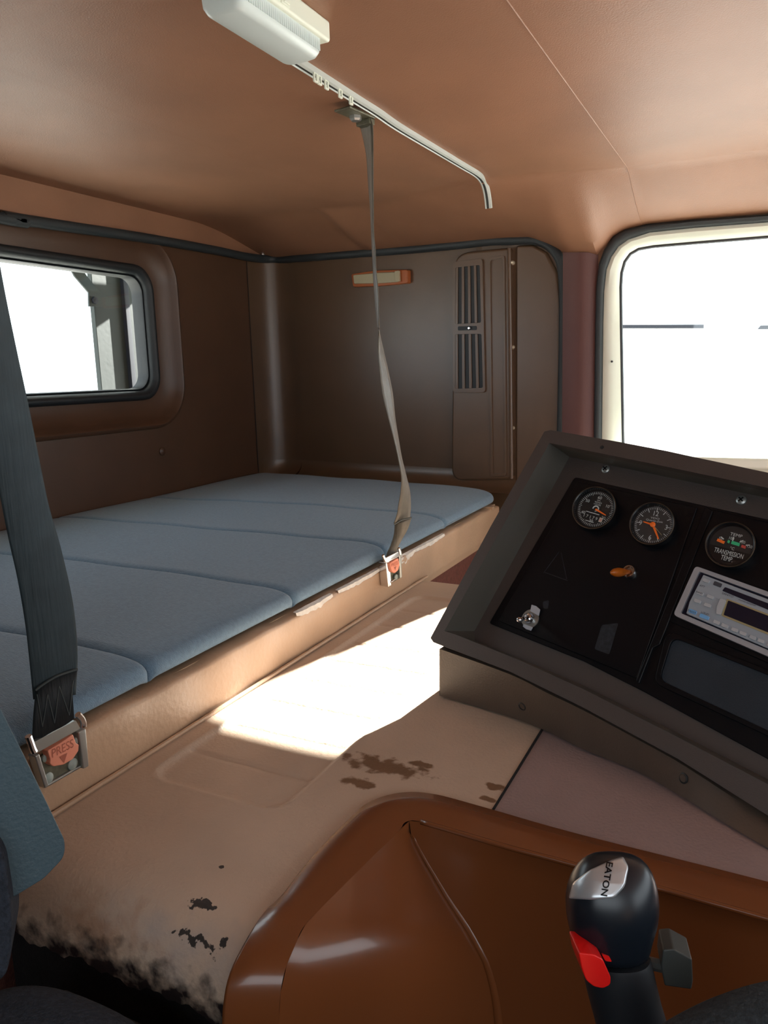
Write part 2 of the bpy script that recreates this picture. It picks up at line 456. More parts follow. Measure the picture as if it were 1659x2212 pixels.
# wall lamp
wlamp = thing('bunk_reading_lamp', 'small orange-brown reading lamp with cloudy lens on the bunk end wall', 'lamp', FAR.at(820, 618))
mb = MB(); prism(mb, FAR, rounded([(758, 592), (810, 584), (880, 582), (880, 612), (818, 618), (762, 620)], [4, 0, 4, 4, 0, 4]), .020, .022)
mb.build('lamp_housing', M['wood'], wlamp, bevel=.003)
mb = MB(); prism(mb, FAR, rounded([(762, 594), (815, 589), (856, 587), (860, 609), (818, 612), (764, 613)], 3), .027, .008)
mb.build('lamp_lens', M['lamplens'], wlamp, bevel=.004, seg=3)
mb = MB(); prism(mb, FAR, rounded([(852, 586), (861, 584), (862, 608), (853, 607)], 2), .031, .010); mb.build('lens_clip', M['lamplens'], wlamp, bevel=.001)

# ------------------------------------------------------------------ B pillar, passenger door
mb = MB()
pil = [(1216, 0), (1232, .012), (1250, .020), (1266, .020), (1280, .010), (1292, 0)]
mb.loft([[DOOR.at(x, 545, o) for x, o in pil], [DOOR.at(x - 2, 960, o) for x, o in pil], [V((*DOOR.at(x - 2, 960, o).to_2d(), -1.05)) for x, o in pil]], closed=False)
o = mb.build('pillar', M['maroon'], smooth=60); struct(o)
seal_o = [(1279, 1100), (1284, 950), (1287, 700), (1289, 620), (1295, 570), (1306, 540), (1325, 512), (1350, 497), (1400, 485), (1500, 475), (1659, 463), (1800, 449), (2200, 412)]
seal_i = [(1296, 1100), (1301, 950), (1304, 700), (1306, 630), (1311, 583), (1321, 556), (1337, 533), (1358, 518), (1404, 503), (1500, 493), (1659, 481), (1800, 467), (2200, 430)]
glass_o = [(1342, 1010), (1341, 940), (1337, 700), (1336, 620), (1338, 588), (1345, 563), (1358, 545), (1377, 534), (1410, 528), (1500, 520), (1659, 507), (1800, 495), (2200, 457)]
gbot = [(2200, 1010), (1342, 985)]
DZ = -.27
def dl(l): return [DOOR.at(x, y) for x, y in l]
mb = MB()
A = dl(seal_i); Bq = dl(glass_o)
A[0].z = -1.05; Bq[0].z = DZ
A = [V((A[0].x, 2.23, -1.05))] + A[1:]
off = lambda l, d: [p + V((0, d, 0)) for p in l]
mid = [a.lerp(b, .62) for a, b in zip(A, Bq)]
mb.loft([off(A, .01), off(A, -.004), off([a.lerp(b, .3) for a, b in zip(A, Bq)], -.008), off(mid, -.002), off(Bq, .012), off(Bq, .05)], closed=False)
Xr = A[-1].x
mb.poly([V((Bq[0].x - .035, 2.222, -1.05)), V((Xr, 2.222, -1.05)), V((Xr, 2.222, DZ)), V((Bq[0].x - .035, 2.222, DZ))], (0, .04, 0))
door = struct(mb.build('door_1', M['white'], smooth=45))
mb = MB(); g = [V((p.x, 2.262, max(p.z, DZ))) for p in Bq]
mb.tube([p + V((0, -.012, 0)) for p in g], .007, 8)
mb.build('glass_seal', M['rubber'], door)
mb = MB(); mb.poly(g + [V((Xr, 2.262, DZ))], (0, .004, 0)); mb.build('window_pane', M['glass'], door)
mb = MB(); mb.box((.3, 2.2, DZ + .012), (1.35, .06, .03)); mb.build('sill_rail', M['white'], door, bevel=.008)
mb = MB(); mb.lathe(DOOR.at(1322, 781, .006), (0, -1, 0), [(.003, 0), (.003, .004), (.0001, .005)], 10); mb.build('door_plug', M['rubber'], door)
# seal
mb = MB(); so = dl(seal_o); si = dl(seal_i)
mb.loft([off(so, .012), off([a.lerp(b, .04) for a, b in zip(so, si)], -.012), off([a.lerp(b, .35) for a, b in zip(so, si)], -.019), off([a.lerp(b, .75) for a, b in zip(so, si)], -.017), off(si, -.008), off(si, .012)], closed=False)
struct(mb.build('trim_3', M['trimblack'], smooth=60))
# body side forward of the camera's view, below and beyond the door
struct(MB().box((.85, 2.26, -.3), (.5, .03, 1.6)).build('trim_4', M['white']))

# black edging round the sleeper opening
path = [onx(x, y, XR) for x, y in ((-60, 462), (0, 470), (150, 492), (300, 514), (450, 540), (530, 556))]
path = [V((XR + .012, -.4, path[0].z))] + [p + V((.012, 0, 0)) for p in path]
corner = [FAR.at(590, 560, .014), FAR.at(650, 557, .014), FAR.at(800, 545, .014), FAR.at(900, 537, .014), FAR.at(1000, 527, .014), FAR.at(1060, 520, .014), FAR.at(1100, 519, .014), FAR.at(1150, 518, .014), FAR.at(1180, 527, .014), FAR.at(1202, 548, .014), FAR.at(1214, 580, .014), FAR.at(1218, 650, .014), FAR.at(1216, 800, .014), FAR.at(1213, 940, .014), FAR.at(1211, 1060, .014)]
pts = catmull(path + corner, 6)
mb = MB(); mb.tube(pts, .014, 10)
struct(mb.build('trim_5', M['trimblack'], smooth=60))

# ------------------------------------------------------------------ headliner
ztab = []
for x, y in ((565, 560), (650, 556), (800, 545), (1000, 527), (1100, 518), (1150, 517), (1190, 533), (1225, 549)):
    p = FAR.at(x, y); ztab.append((p.x, p.z))
for x, y in ((1290, 550), (1306, 535), (1325, 510), (1350, 495), (1400, 484), (1500, 474), (1659, 461), (1800, 447), (2200, 410)):
    p = DOOR.at(x, y, .005); ztab.append((p.x, p.z))
def wally(X): return fary(X) - .004 if X < -.52 else 2.226
def ceil_z(X, Y):
    base = interp([(-1.66, .482), (-1.5, .486), (-1.3, .478), (-1.06, .463), (-.98, .459), (-.65, .450), (-.3, .450), (.2, .456), (1.2, .44)], X)
    ys = interp([(-1.66, 2.02), (-1.05, 2.04), (-.8, 1.93), (-.65, 1.86), (-.31, 1.97), (.2, 2.0)], X)
    yw = wally(X); zt = interp(ztab, X)
    t = max(0, min(1, (Y - ys) / (yw - ys)))
    k = t * t * (1.9 - .9 * t) if X < -1.2 else (t ** 1.5 if t < 1 else 1)
    soft = 1 - (1 - t) ** 1.7
    kk = k * .35 + soft * .65 if X > -1.2 else k
    return base + (zt - base) * kk
mb = MB()
xs = sorted(set([XR - .002 + .0] + [XR + i * .02 for i in range(140) if XR + i * .02 < 1.12] + [-1.06, -1.05, -1.04, -.318, -.31]))
nY = 110
def cg(i, j):
    X = xs[i]; yw = wally(X)
    t = j / (nY - 1); Y = -.52 + (yw + .52) * (1 - (1 - t) ** 1.35)
    return V((X, Y, ceil_z(X, Y)))
mb.loft([[cg(i, j) for j in range(nY)] for i in range(len(xs))], closed=False)
ce = mb.build('ceiling', M['liner'], smooth=40); struct(ce)
# rear upright strip of the headliner between roof and edging
mb = MB()
def zr(Y): return ceil_z(XR, Y)
mb.loft([[V((XR + .003, Y, interp([(-.5, .388), (1.33, .391), (1.78, .399), (2.4, .407)], Y))) for Y in [(-.5 + k * .05) for k in range(60)] if Y < 2.45], [V((XR + .003, Y, zr(Y) + .002)) for Y in [(-.5 + k * .05) for k in range(60)] if Y < 2.45]], closed=False)
mb.build('rear_strip', M['liner'], ce)
# backing strip added behind the door seal to stop light leaks
dirs = [(a - b).normalized() for a, b in zip(so, si)]
mb = MB(); mb.loft([[a.lerp(b, .5) + V((0, .006, 0)) for a, b in zip(so, si)], [a + d * .05 + V((0, .008, 0)) for a, d in zip(so, dirs)]], closed=False)
mb.build('seal_backing', M['liner'], ce)
# stitched joints in the headliner
mb = MB(); pts = []
for k in range(90):
    Y = -.4 + k * .0295
    if Y < wally(-.314): pts.append(V((-.314, Y, ceil_z(-.314, Y) - .0002)))
mb.tube(pts, .0011, 6); mb.build('joint_seam', M['liner'], ce)

# ------------------------------------------------------------------ ceiling lamp
cl = thing('ceiling_lamp', 'cream rectangular ceiling lamp with frosted lens beside the curtain rail', 'lamp', (-.567, .86, .45))
mb = MB(); mb.box((-.567, .862, .4375), (.066, .20, .026)); mb.build('lamp_base', M['cream'], cl, bevel=.004, seg=3)
mb = MB()
def rbx(x0, x1, y0, y1, r, z): return [V((a, b, z)) for a, b in rr(x0, x1, y0, y1, r, 5)]
mb.loft([rbx(-.597, -.540, .771, .950, .008, .4255), rbx(-.596, -.541, .772, .949, .009, .409), rbx(-.593, -.544, .775, .946, .010, .403), rbx(-.588, -.549, .78, .941, .010, .400)], True, False, True)
mb.build('lamp_lens', M['lens'], cl, smooth=50)
mb = MB()
for k in range(38):
    mb.box((-.5408, .776 + k * .0045, .417), (.0016, .0022, .014))
mb.build('lens_ribs', M['lens'], cl)
mb = MB(); mb.box((-.5335, .853, .437), (.003, .018, .017)); mb.build('lamp_switch', M['cream'], cl, bevel=.001)
mb = MB(); mb.box((-.532, .853, .434), (.004, .012, .008)); mb.build('switch_rocker', M['cream'], cl, bevel=.001)

# ------------------------------------------------------------------ curtain rail and gliders
cr = [V((-.636, 1.02, .446)), V((-.636, 1.06, .446)), onz(770, 215, .446), onz(815, 243, .446), onz(860, 274, .446), onz(940, 322, .446), onz(1000, 358, .446), onz(1030, 376, .444)]
for x, y in ((1043, 390), (1050, 408), (1054, 430), (1056, 450)):
    cr.append(onx(x, y, -.640))
cr = catmull(cr, 6)
def sect(pts, prof):
    loops = []
    for i, p in enumerate(pts):
        t = (pts[min(i + 1, len(pts) - 1)] - pts[max(i - 1, 0)]).normalized()
        a = V((1, 0, 0)); a = (a - t * a.dot(t)).normalized(); b = t.cross(a)
        if b.z > 0 and abs(b.z) > .05: b = -b
        loops.append([p + a * u + b * w for u, w in prof])
    return loops
railT = thing('curtain_rail', 'long pale grey plastic curtain rail bent down at its far end', 'rail', cr[0])
mb = MB(); mb.loft(sect(cr, [(-.008, -.004), (.008, -.004), (.008, .004), (.003, .0055), (.0015, .0025), (-.0035, .0025), (-.005, .0055), (-.008, .004)]), True, True, True)
mb.build('rail_profile', M['track'], railT, smooth=25)
mb = MB(); mb.loft(sect(cr, [(-.0048, .003), (.0012, .003), (.0012, .0036), (-.0048, .0036)]), True, True, True)
mb.build('rail_groove', M['trackd'], railT)
gl = [(681, 168), (690, 174), (705, 184), (735, 203), (758, 218)]
names = ['first glider under the rail nearest the cream lamp', 'second glider from the cream lamp, touching the first', 'middle glider of the five hanging from the rail', 'fourth glider from the cream lamp, hanging alone', 'last glider, hanging just above the strap anchor plate']
for (x, y), nm in zip(gl, names):
    c = onz(x, y - 7, .440); mb = MB()
    def lp(w, h, t, z0):
        return [c + V((0, q[0], q[1])) for q in rr(-w, w, z0 - h, z0, .0015, 3)]
    o_ = lp(.0055, .015, 0, .004); i_ = lp(.003, .0095, 0, .0012)
    i_ = [c + V((0, q[0], q[1])) for q in rr(-.0028, .0028, -.0085, .001, .001, 3)]
    mb.poly([p + V((.0012, 0, 0)) for p in o_], (-.0024, 0, 0), [[p + V((.0012, 0, 0)) for p in i_]])
    g = mb.build('rail_glider', M['cream'])
    tag(g, 'cream plastic ' + nm, 'curtain glider', 'curtain gliders in the rail')

# ------------------------------------------------------------------ bunk: base and mattress
BY0 = -.45
bb = thing('bunk_box', 'tan vinyl covered bunk box with worn pale front edge under the blue mattress', 'bunk', (-1.15, .9, -1.05))
mb = MB()
def edge(i, j):
    Y = BY0 + (2.115 - BY0) * i
    w = .0016 * math.sin(Y * 23) + .0012 * math.sin(Y * 61 + 1)
    prof = [(-.72, -.3895), (-.688, -.389), (-.678, -.3895), (-.6725, -.3915), (-.671, -.397), (-.671, -.415), (-.672, -.44), (-.672, -.4665), (-.70, -.4665)]
    a = prof[min(len(prof) - 1, int(round(j * (len(prof) - 1))))]
    return V((a[0] + w * .6, Y, a[1] + w * (1 if j < .5 else .3)))
mb.grid(150, 9, edge)
M['tanb'] = mat('tan_bunk_vinyl', (180, 148, 120), .4, var=.05, vscale=9, bump=.3, bscale=140)
bo = ORG[bb.name]
mb.build('front_panel', M['tanb'], bb, smooth=60)
tears = mat('worn_backing', (214, 208, 200), .7, var=.1, vscale=80)
def tearstrip(y0, y1, n, seed, w=.008):
    random.seed(seed); t = MB(); a = []; b = []
    for k in range(n + 1):
        Y = y0 + (y1 - y0) * k / n; e = math.sin(math.pi * k / n)
        a.append(V((-.6765, Y, -.3855 + .0006 * random.random()))); b.append(V((-.6692, Y, -.391 - w * e * (.45 + .55 * random.random()))))
    mid = [x.lerp(y, .4) + V((.0030, 0, .0014)) for x, y in zip(a, b)]
    t.loft([a, mid, b], closed=False)
    return t
for y0, y1, n, s_, w in ((1.40, 1.50, 16, 3, .016), (1.02, 1.14, 14, 5, .010), (1.50, 1.68, 18, 9, .006), (1.16, 1.33, 18, 11, .005)):
    tearstrip(y0, y1, n, s_, w).build('worn_edge', tears, bb)
mb = MB(); mb.box((-1.16, (BY0 + 2.13) / 2, -.442), (.94, 2.13 - BY0, .104)); mb.build('bunk_top', M['tan'], bb)
mb = MB(); mb.box((-.705, (BY0 + 2.15) / 2, -.755), (.02, 2.15 - BY0, .594)); mb.build('lower_panel', M['maroonc'], bb)
mb = MB(); mb.poly([(FACE.at(1063, 1092, .001) - V((0, 0, .005))) + V((-.2, .0, 0)), (FACE.at(1063, 1092, .001) - V((0, 0, .005))), (FACE.at(1063, 1092, .001) - V((0, 0, .005))) + V((0, 0, -.09)), (FACE.at(1063, 1092, .001) - V((0, 0, .005))) + V((-.2, 0, -.09))], (0, .02, 0)); mb.build('end_cap', M['tan'], bb)

mt = thing('bunk_mattress', 'blue-grey fabric bunk mattress sewn in cross panels', 'mattress', (-1.15, .9, -.395))
seams = [-.35, .01, .36, .698, 1.037, 1.385, 1.72, None]
profX = [(-.694, -.3830), (-.684, -.3780), (-.6815, -.3715), (-.684, -.364), (-.692, -.3565), (-.710, -.351), (-.74, -.3475), (-.80, -.346), (-.95, -.344), (-1.15, -.343), (-1.35, -.344), (-1.55, -.346), (-1.62, -.349), (-1.645, -.358), (-1.648, -.383)]
pp_ = [V((a, 0, b)) for a, b in profX]
pp_ = catmull(pp_, 4)
for k in range(7):
    y0 = seams[k]; last = seams[k + 1] is None
    mb = MB(); nv = 44
    def far1(X): return 2.165 - .18 * (X + .70)
    def mp(i, j):
        q = pp_[i]; t = j / (nv - 1)
        t = .5 - .5 * math.cos(math.pi * t)
        y1 = far1(q.x) if last else seams[k + 1]
        Y = y0 + (y1 - y0) * t
        d0, d1 = Y - y0, y1 - Y
        e = 0
        for d, w in ((d0, .016), (d1, .05 if last else .016)):
            if d < w: e += (.011 if w < .03 else .03) * (1 - math.sqrt(max(0, 1 - ((w - d) / w) ** 2)))
        nx = pp_[min(i + 1, len(pp_) - 1)] - pp_[max(i - 1, 0)]; nrm = V((-nx.z, 0, nx.x)).normalized()
        if nrm.z < 0 and abs(nrm.z) > .3: nrm = -nrm
        if i < 12 and nrm.x < 0: nrm = -nrm
        X = q.x - nrm.x * e; Z = max(q.z - abs(nrm.z) * e, -.3832)
        if last and X > -.80:
            r = .09; u = max(0, Y - (far1(-.7) - r)) / r
            u = min(u, 1); X -= .09 * (1 - math.sqrt(max(0, 1 - u * u))) * ((X + .80) / .14)
        if q.z > -.372: Z += .0015 * math.sin(9 * Y + 7 * X) + .001 * math.sin(23 * X + 4 * Y)
        return V((X, Y, Z))
    mb.loft([[mp(i, j) for j in range(nv)] for i in range(len(pp_))], closed=False)
    mb.build('mattress_panel', M['blue'], mt, smooth=180)

# ------------------------------------------------------------------ engine cover
CZ = -.465
Srim = [(2100, 2024), (1659, 1905), (1250, 1802), (1071, 1751), (979, 1725), (935, 1715), (887, 1711), (835, 1718), (789, 1736), (759, 1761), (707, 1812), (656, 1869), (605, 1935), (564, 1976)]
Irim = [(2100, 2109), (1659, 1985), (1250, 1871), (1107, 1833), (980, 1796), (935, 1783), (899, 1773), (884, 1773), (872, 1779), (860, 1797), (800, 1855), (740, 1915), (690, 1965), (655, 2003)]
GZ = CZ + .006
rim = [onz(x, y, GZ) for x, y in Srim]; inn = [onz(x, y, GZ) for x, y in Irim]
# over the near edge: go round and down
r0 = rim[-1]; i0 = inn[-1]
tail = [(-.030, -.002), (-.052, -.012), (-.064, -.030), (-.070, -.060), (-.074, -.12), (-.078, -.30), (-.08, -.55)]
rim += [V((r0.x + .004 + k * .0012, r0.y + a, r0.z + b)) for k, (a, b) in enumerate(tail)]
inn += [V((i0.x + .004 + k * .001, i0.y + .004 + a * .8, i0.z + b)) for k, (a, b) in enumerate(tail)]
WPOLY = [p.lerp(q, .45).to_2d() for p, q in zip(rim[:14], inn[:14])] + [V((rim[13].x - .001, rim[13].y)), V((rim[13].x - .001, .30)), V((.9, .30))]
def in_well(p):
    if p.z < -.60 and p.y > 1: return False
    c = False; n = len(WPOLY)
    for i in range(n):
        a, b = WPOLY[i], WPOLY[i - 1]
        if (a.y > p.y) != (b.y > p.y) and p.x < (b.x - a.x) * (p.y - a.y) / (b.y - a.y) + a.x: c = not c
    return c
def sdrr(x, y, x0, x1, y0, y1, r):
    cx, cy = (x0 + x1) / 2, (y0 + y1) / 2; dx = abs(x - cx) - (x1 - x0) / 2 + r; dy = abs(y - cy) - (y1 - y0) / 2 + r
    return math.hypot(max(dx, 0), max(dy, 0)) + min(max(dx, dy), 0) - r
def cover_z(X, Y):
    z = CZ
    d = sdrr(X, Y, -.634, -.447, .628, 1.425, .03)
    z -= .0045 * sstep(.004, -.004, d)
    z += .0012 * math.exp(-(d / .006) ** 2)
    if d < -.004:
        for yy in (.705, .787, .875, .96, 1.045, 1.132, 1.237, 1.332):
            z -= .0028 * math.exp(-((Y - yy) / .0032) ** 2)
    z += .0012 * math.sin(X * 17 + Y * 9) * .6
    if Y < .49:
        t = (.49 - Y) / .055
        z -= .055 * (1 - math.sqrt(max(0, 1 - min(t, 1) ** 2)))
    if Y > 1.53:
        t = (Y - 1.53) / .04; z -= .04 * (1 - math.sqrt(max(0, 1 - min(t, 1) ** 2)))
    return z
def cov(x0, x1, nx, edge0=False):
    ys = [.4352 + .0548 * (1 - math.cos(math.pi / 2 * k / 10)) for k in range(10)] + [.49 + .004 * k for k in range(261)] + [1.534 + .036 * math.sin(math.pi / 2 * k / 8) for k in range(9)]
    mb = MB()
    loops = []
    for i in range(nx):
        X = x0 + (x1 - x0) * i / (nx - 1)
        l = [V((X, Y, cover_z(X, Y))) for Y in ys]
        r = .5 + .2 * math.sin(X * 61) + .2 * math.sin(X * 143 + 1) + .1 * math.sin(X * 397)
        l = [V((X, .4352, -.528 - .012 * r))] + l + [V((X, 1.571, -1.04))]
        loops.append(l)
    mb.loft(loops, closed=False)
    mb.f = [f for f in mb.f if not in_well(sum((mb.v[i] for i in f), V()) / len(f))]
    return mb
ec = thing('engine_cover', 'worn tan vinyl padded engine cover between bunk and dashboard', 'engine cover', (-.3, .98, -1.05))
co = ORG[ec.name]
def W(p): return tuple(V(p) - co)
def cpt(x, y): return W(onz(x, y, CZ))
M['coverA'] = mat('tan_cover_vinyl_worn', (190, 168, 148), .5, var=.07, vscale=7, bump=.35, bscale=230)
mA = M['coverA']
for (x, y, sx, sy, sd) in ((835, 1655, .055, .020, 1), (775, 1690, .020, .012, 5), (905, 1650, .022, .008, 7), (1068, 1702, .014, .008, 2), (1055, 1728, .012, .006, 3)):
    over(mA, lambda nt, v, c=cpt(x, y), s=(sx, sy, .02), q=sd: blob(nt, v, c, s, .35, 55, .75, q), (118, 88, 64))
over(mA, lambda nt, v: blob(nt, v, cpt(380, 2030), (.15, .04, .06), .9, 40, .5, 11), (168, 156, 148))
over(mA, lambda nt, v: blob(nt, v, cpt(150, 1985), (.10, .05, .08), .9, 40, .4, 13), (150, 104, 70))
for (x, y, sx, sy, sd) in ((440, 1950, .013, .006, 21), (425, 1998, .024, .0045, 23), (456, 2032, .014, .008, 25), (478, 1872, .003, .003, 27), (478, 2010, .006, .004, 29)):
    over(mA, lambda nt, v, c=cpt(x, y), s=(sx, sy, .02), q=sd: blob(nt, v, c, s, .1, 130, .8, q), (52, 47, 44))
# grime streaks over the near edge
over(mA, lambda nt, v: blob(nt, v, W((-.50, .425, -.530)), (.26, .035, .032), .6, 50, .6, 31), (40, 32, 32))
cov(-.6682, -.2365, 110).build('cover_pad', mA, ec, smooth=180)
cov(-.2355, .62, 60).build('front_pad', M['cover2'], ec, smooth=180, label='mauve-brown front section of the cover')
mb = MB(); mb.tube([V((-.6662, y, CZ + .0034)) for y in (.43, .6, .8, 1.0, 1.2, 1.4, 1.56)], .0032, 8); mb.build('piping', M['tan'], ec)
mb = MB(); mb.box((-.525, .49, -.79), (.29, .07, .54)); mb.build('dark_face', M['dark'], ec)  # separate dark face added below the cover's near edge
mb = MB(); mb.tube([V((-.236, y, CZ + .0004)) for y in (.715, .8, 1.1, 1.53)], .0016, 6); mb.build('joint_welt', M['dark'], ec)

# ------------------------------------------------------------------ gear console (glossy brown moulding with a well)
WELL = Plane((0, .662, GZ), (0, -1, .10))
hard = [(884, 1774), (886, 1800), (912, 1853), (938, 1897), (963, 1940), (1004, 2002), (1028, 2046), (1045, 2079), (1060, 2130), (1068, 2175), (1073, 2230), (1077, 2330), (1080, 2500), (1082, 2700)]
H = [WELL.at(x, y) for x, y in hard]
soft = inn[7:]
def resample(l, n):
    l = catmull(l, 6); d = [0]
    for a, b in zip(l, l[1:]): d.append(d[-1] + (b - a).length)
    out = []; k = 0
    for i in range(n):
        s = d[-1] * i / (n - 1)
        while k < len(d) - 2 and d[k + 1] < s: k += 1
        t = (s - d[k]) / max(1e-9, d[k + 1] - d[k]); out.append(l[k].lerp(l[k + 1], max(0, min(1, t))))
    return out
mb = MB()
skirt = [p + V((0, 0, -.004)) if k < 14 else p + V((.001, .015, 0)) for k, p in enumerate(rim)]
lipo = [p + V((0, 0, -.0015)) for p in rim]
lip2 = [p.lerp(q, .06) + V((0, 0, .0022)) if k < 14 else p.lerp(q, .06) for k, (p, q) in enumerate(zip(rim, inn))]
def cm(l): return catmull(l, 4)
mb.loft([cm(skirt), cm(lipo), cm(lip2), cm([p.lerp(q, .5) + V((0, 0, .002)) if k < 14 else p.lerp(q, .5) for k, (p, q) in enumerate(zip(rim, inn))]), cm(inn)], closed=False)
gc = thing('gear_console', 'glossy brown moulded console with a deep well around the gear lever', 'console', (-.1, .6, -1.05))
mb.build('console_rim', M['console'], gc, smooth=180)
# far wall of the well
mb = MB(); n = 40
topl = resample(list(reversed(inn[:8])), n)
xr_ = [topl[k] for k in range(n)]
Hh = resample(H, 30)
def wallpt(i, j):
    a = topl[i]; t = j / 29
    hl = Hh[j]; u = i / (n - 1)
    z = GZ + (-.52 - 0) * t
    x0 = hl.x; zz = hl.z
    p = V((x0 + (topl[-1].x - x0) * u, 0, zz))
    y = .662 + (zz - GZ) * .10
    if j == 0: return a
    q = V((p.x, y, zz)); return q
mb.loft([[wallpt(i, j) for j in range(30)] for i in range(n)], closed=False)
# left wall of the well, bellied
Sf = resample(soft, 40); Hs = resample(H, 40)
def lw(i, j):
    t = i / 15; a, b = Sf[j], Hs[j]
    e = sstep(0, .22, t) * .22 + max(0, t - .22) if t < .22 else t
    p = a.lerp(b, t); k = math.sin(math.pi * t)
    return p + V((.010, -.004, .006)) * (k * min(1, j / 10))
mb.loft([[lw(i, j) for j in range(40)] for i in range(16)], closed=False)
mb.build('console_well', M['console'], gc, smooth=180)
# soft bead where the two walls and rim meet
mb = MB(); bl = topl[1:]
mb.tube([p + V((0, .0015, -.001)) for p in bl], .0026, 8); mb.tube([p + V((.002, .002, 0)) for p in Hs[1:26]], [.0022 + .0002 * k for k in range(25)], 8)
mb.build('well_crease', M['console'], gc, smooth=180)
# ------------------------------------------------------------------ gear lever
gx = V((RX.x, RY.x, RZ.x)); gdn = V((RX.y, RY.y, RZ.y))
DL = .50
def lv(px, py, off=0): return dep(px, py, DL - off)
gt = thing('gear_lever', 'black gear lever with silver badge and red switch in the brown console', 'gear lever', dep(1400, 2700, .53))
rows = [(1848, 1300, 1352, 14), (1851, 1282, 1372, 30), (1860, 1265, 1392, 48), (1878, 1248, 1406, 64), (1905, 1232, 1415, 78), (1940, 1224, 1419, 86), (1975, 1224, 1417, 86), (2005, 1230, 1408, 82), (2035, 1238, 1399, 78), (2060, 1245, 1398, 76)]
def lring(y, xl, xr, dz, n=36):
    c = (xl + xr) / 2; w = (xr - xl) / 2; k = DL / F
    C = lv(c, y); out = []
    for i in range(n):
        q = 2 * math.pi * i / n
        cs, sn = math.cos(q), math.sin(q)
        p = 2.3
        a = math.copysign(abs(cs) ** (2 / p), cs) * w * k; b = math.copysign(abs(sn) ** (2 / p), sn) * dz * k
        out.append(C + gx * a - FWD * b)
    return out
mb = MB(); mb.loft([lring(*r) for r in rows], True, True, True)
kn = mb.build('knob', M['knob'], gt, smooth=180, sub=1)
mb = MB(); mb.loft([lring(*r) for r in [(2058, 1248, 1398, 74), (2066, 1252, 1402, 76), (2110, 1262, 1412, 76), (2160, 1274, 1424, 74), (2212, 1288, 1440, 72), (2300, 1308, 1462, 70), (2420, 1335, 1490, 66), (2700, 1380, 1490, 50)]], True, True, True)
mb.build('lever_grip', M['grip'], gt, smooth=60)
# conformal badge on the knob
kb = MB(); kb.loft([lring(*r) for r in rows], True, True, True)
bvh = BVHTree.FromPolygons([tuple(p) for p in kb.v], kb.f)
def drape(px, py, off):
    d = ray(px, py).normalized(); h = bvh.ray_cast(V((0, 0, 0)), d)
    if h[0] is None: return dep(px, py, DL)
    nrm = h[1] if h[1].dot(d) < 0 else -h[1]
    return h[0] - d * off
bpoly = rounded([(1228, 1941), (1237, 1907), (1274, 1879), (1322, 1857), (1346, 1850), (1358, 1873), (1350, 1915), (1327, 1940), (1275, 1944)], [5, 6, 4, 0, 4, 6, 9, 8, 4], 4)
def clipgrid(poly, off0, off1, m_, name, step=6):
    cx_ = sum(p[0] for p in poly) / len(poly); cy_ = sum(p[1] for p in poly) / len(poly)
    mb = MB(); loops = []
    for t in (1.0, .999, .96, .9, .75, .6, .45, .3, .15, .02):
        o_ = off0 if t == 1.0 else off1 * min(1, .55 + (1 - t) * 9)
        loops.append([drape(cx_ + (x - cx_) * t, cy_ + (y - cy_) * t, o_) for x, y in poly])
    mb.loft(loops, True, False, True); return mb.build(name, m_, gt, smooth=60)
dense = []
for i in range(len(bpoly)):
    a, b = V(bpoly[i]), V(bpoly[(i + 1) % len(bpoly)])
    for j in range(2): dense.append(tuple(a.lerp(b, j / 2)))
bd = clipgrid(dense, .0005, .0034, M['badge'], 'badge')
mb = MB()
ang = math.radians(100)      # lettering runs down the badge
uu = V((math.cos(ang), math.sin(ang))); vv = V((math.sin(ang), -math.cos(ang)))
vs, fs = glyphs('EATON', .022)
cen = V((1311, 1899)); hh = 14
mb.add([drape(*(cen + uu * (a * hh * 1.12) + vv * (b * hh)), .0046) for a, b in vs], fs)
o = mb.build('badge_lettering', M['black'], bd, recalc=False)
ORIENT = Plane(dep(1300, 2090, DL - .024), -FWD)
mb = MB(); prism(mb, ORIENT, rounded([(1250, 2058), (1282, 2062), (1302, 2072), (1320, 2112), (1319, 2128), (1303, 2136), (1283, 2132), (1266, 2118), (1256, 2090)], 6), .010, .025)
mb.build('range_switch', M['red'], gt, bevel=.0035, seg=3)
mb = MB(); prism(mb, ORIENT, rounded([(1300, 2062), (1316, 2066), (1322, 2078), (1308, 2076)], 3), .0, .012); mb.build('switch_rail', M['red'], gt, bevel=.001)
O2 = Plane(dep(1450, 2090, DL - .004), (-FWD - gx * .25))
mb = MB(); prism(mb, O2, rounded([(1432, 2052), (1455, 2050), (1495, 2072), (1497, 2120), (1494, 2138), (1436, 2130), (1428, 2090)], 4), .006, .026)
mb.build('splitter_button', M['greysw'], gt, bevel=.003, seg=3)
mb = MB(); mb.tube([dep(1400, 2080, DL + .0), dep(1436, 2088, DL + .002)], .004, 8); mb.build('splitter_stem', M['steel'], gt)

# dark fabric edge in the lower right corner
FB = Plane(dep(1600, 2250, .40), V((-FWD.x, -FWD.y, .12)))
fbt = rounded([(1425, 2310), (1490, 2262), (1580, 2216), (1665, 2186), (1780, 2166), (1920, 2155)], [30, 40, 40, 40, 40, 0], 4)
fl_ = lambda p: V((p.x, p.y, -1.045))
A0_ = [FB.at(*p) for p in fbt]; bk_ = V((FWD.x, FWD.y, 0)).normalized()
mb = MB(); up_ = V((0, 0, 1))
rows_ = [[fl_(p - bk_ * .012) for p in A0_], [p - bk_ * .012 - up_ * .03 for p in A0_], [p - bk_ * .009 - up_ * .012 for p in A0_], [p - up_ * .003 for p in A0_], [p + bk_ * .012 for p in A0_], [p + bk_ * .022 - up_ * .003 for p in A0_], [p + bk_ * .030 - up_ * .012 for p in A0_], [fl_(p + bk_ * .032) for p in A0_]]
mb.loft(rows_, closed=False)
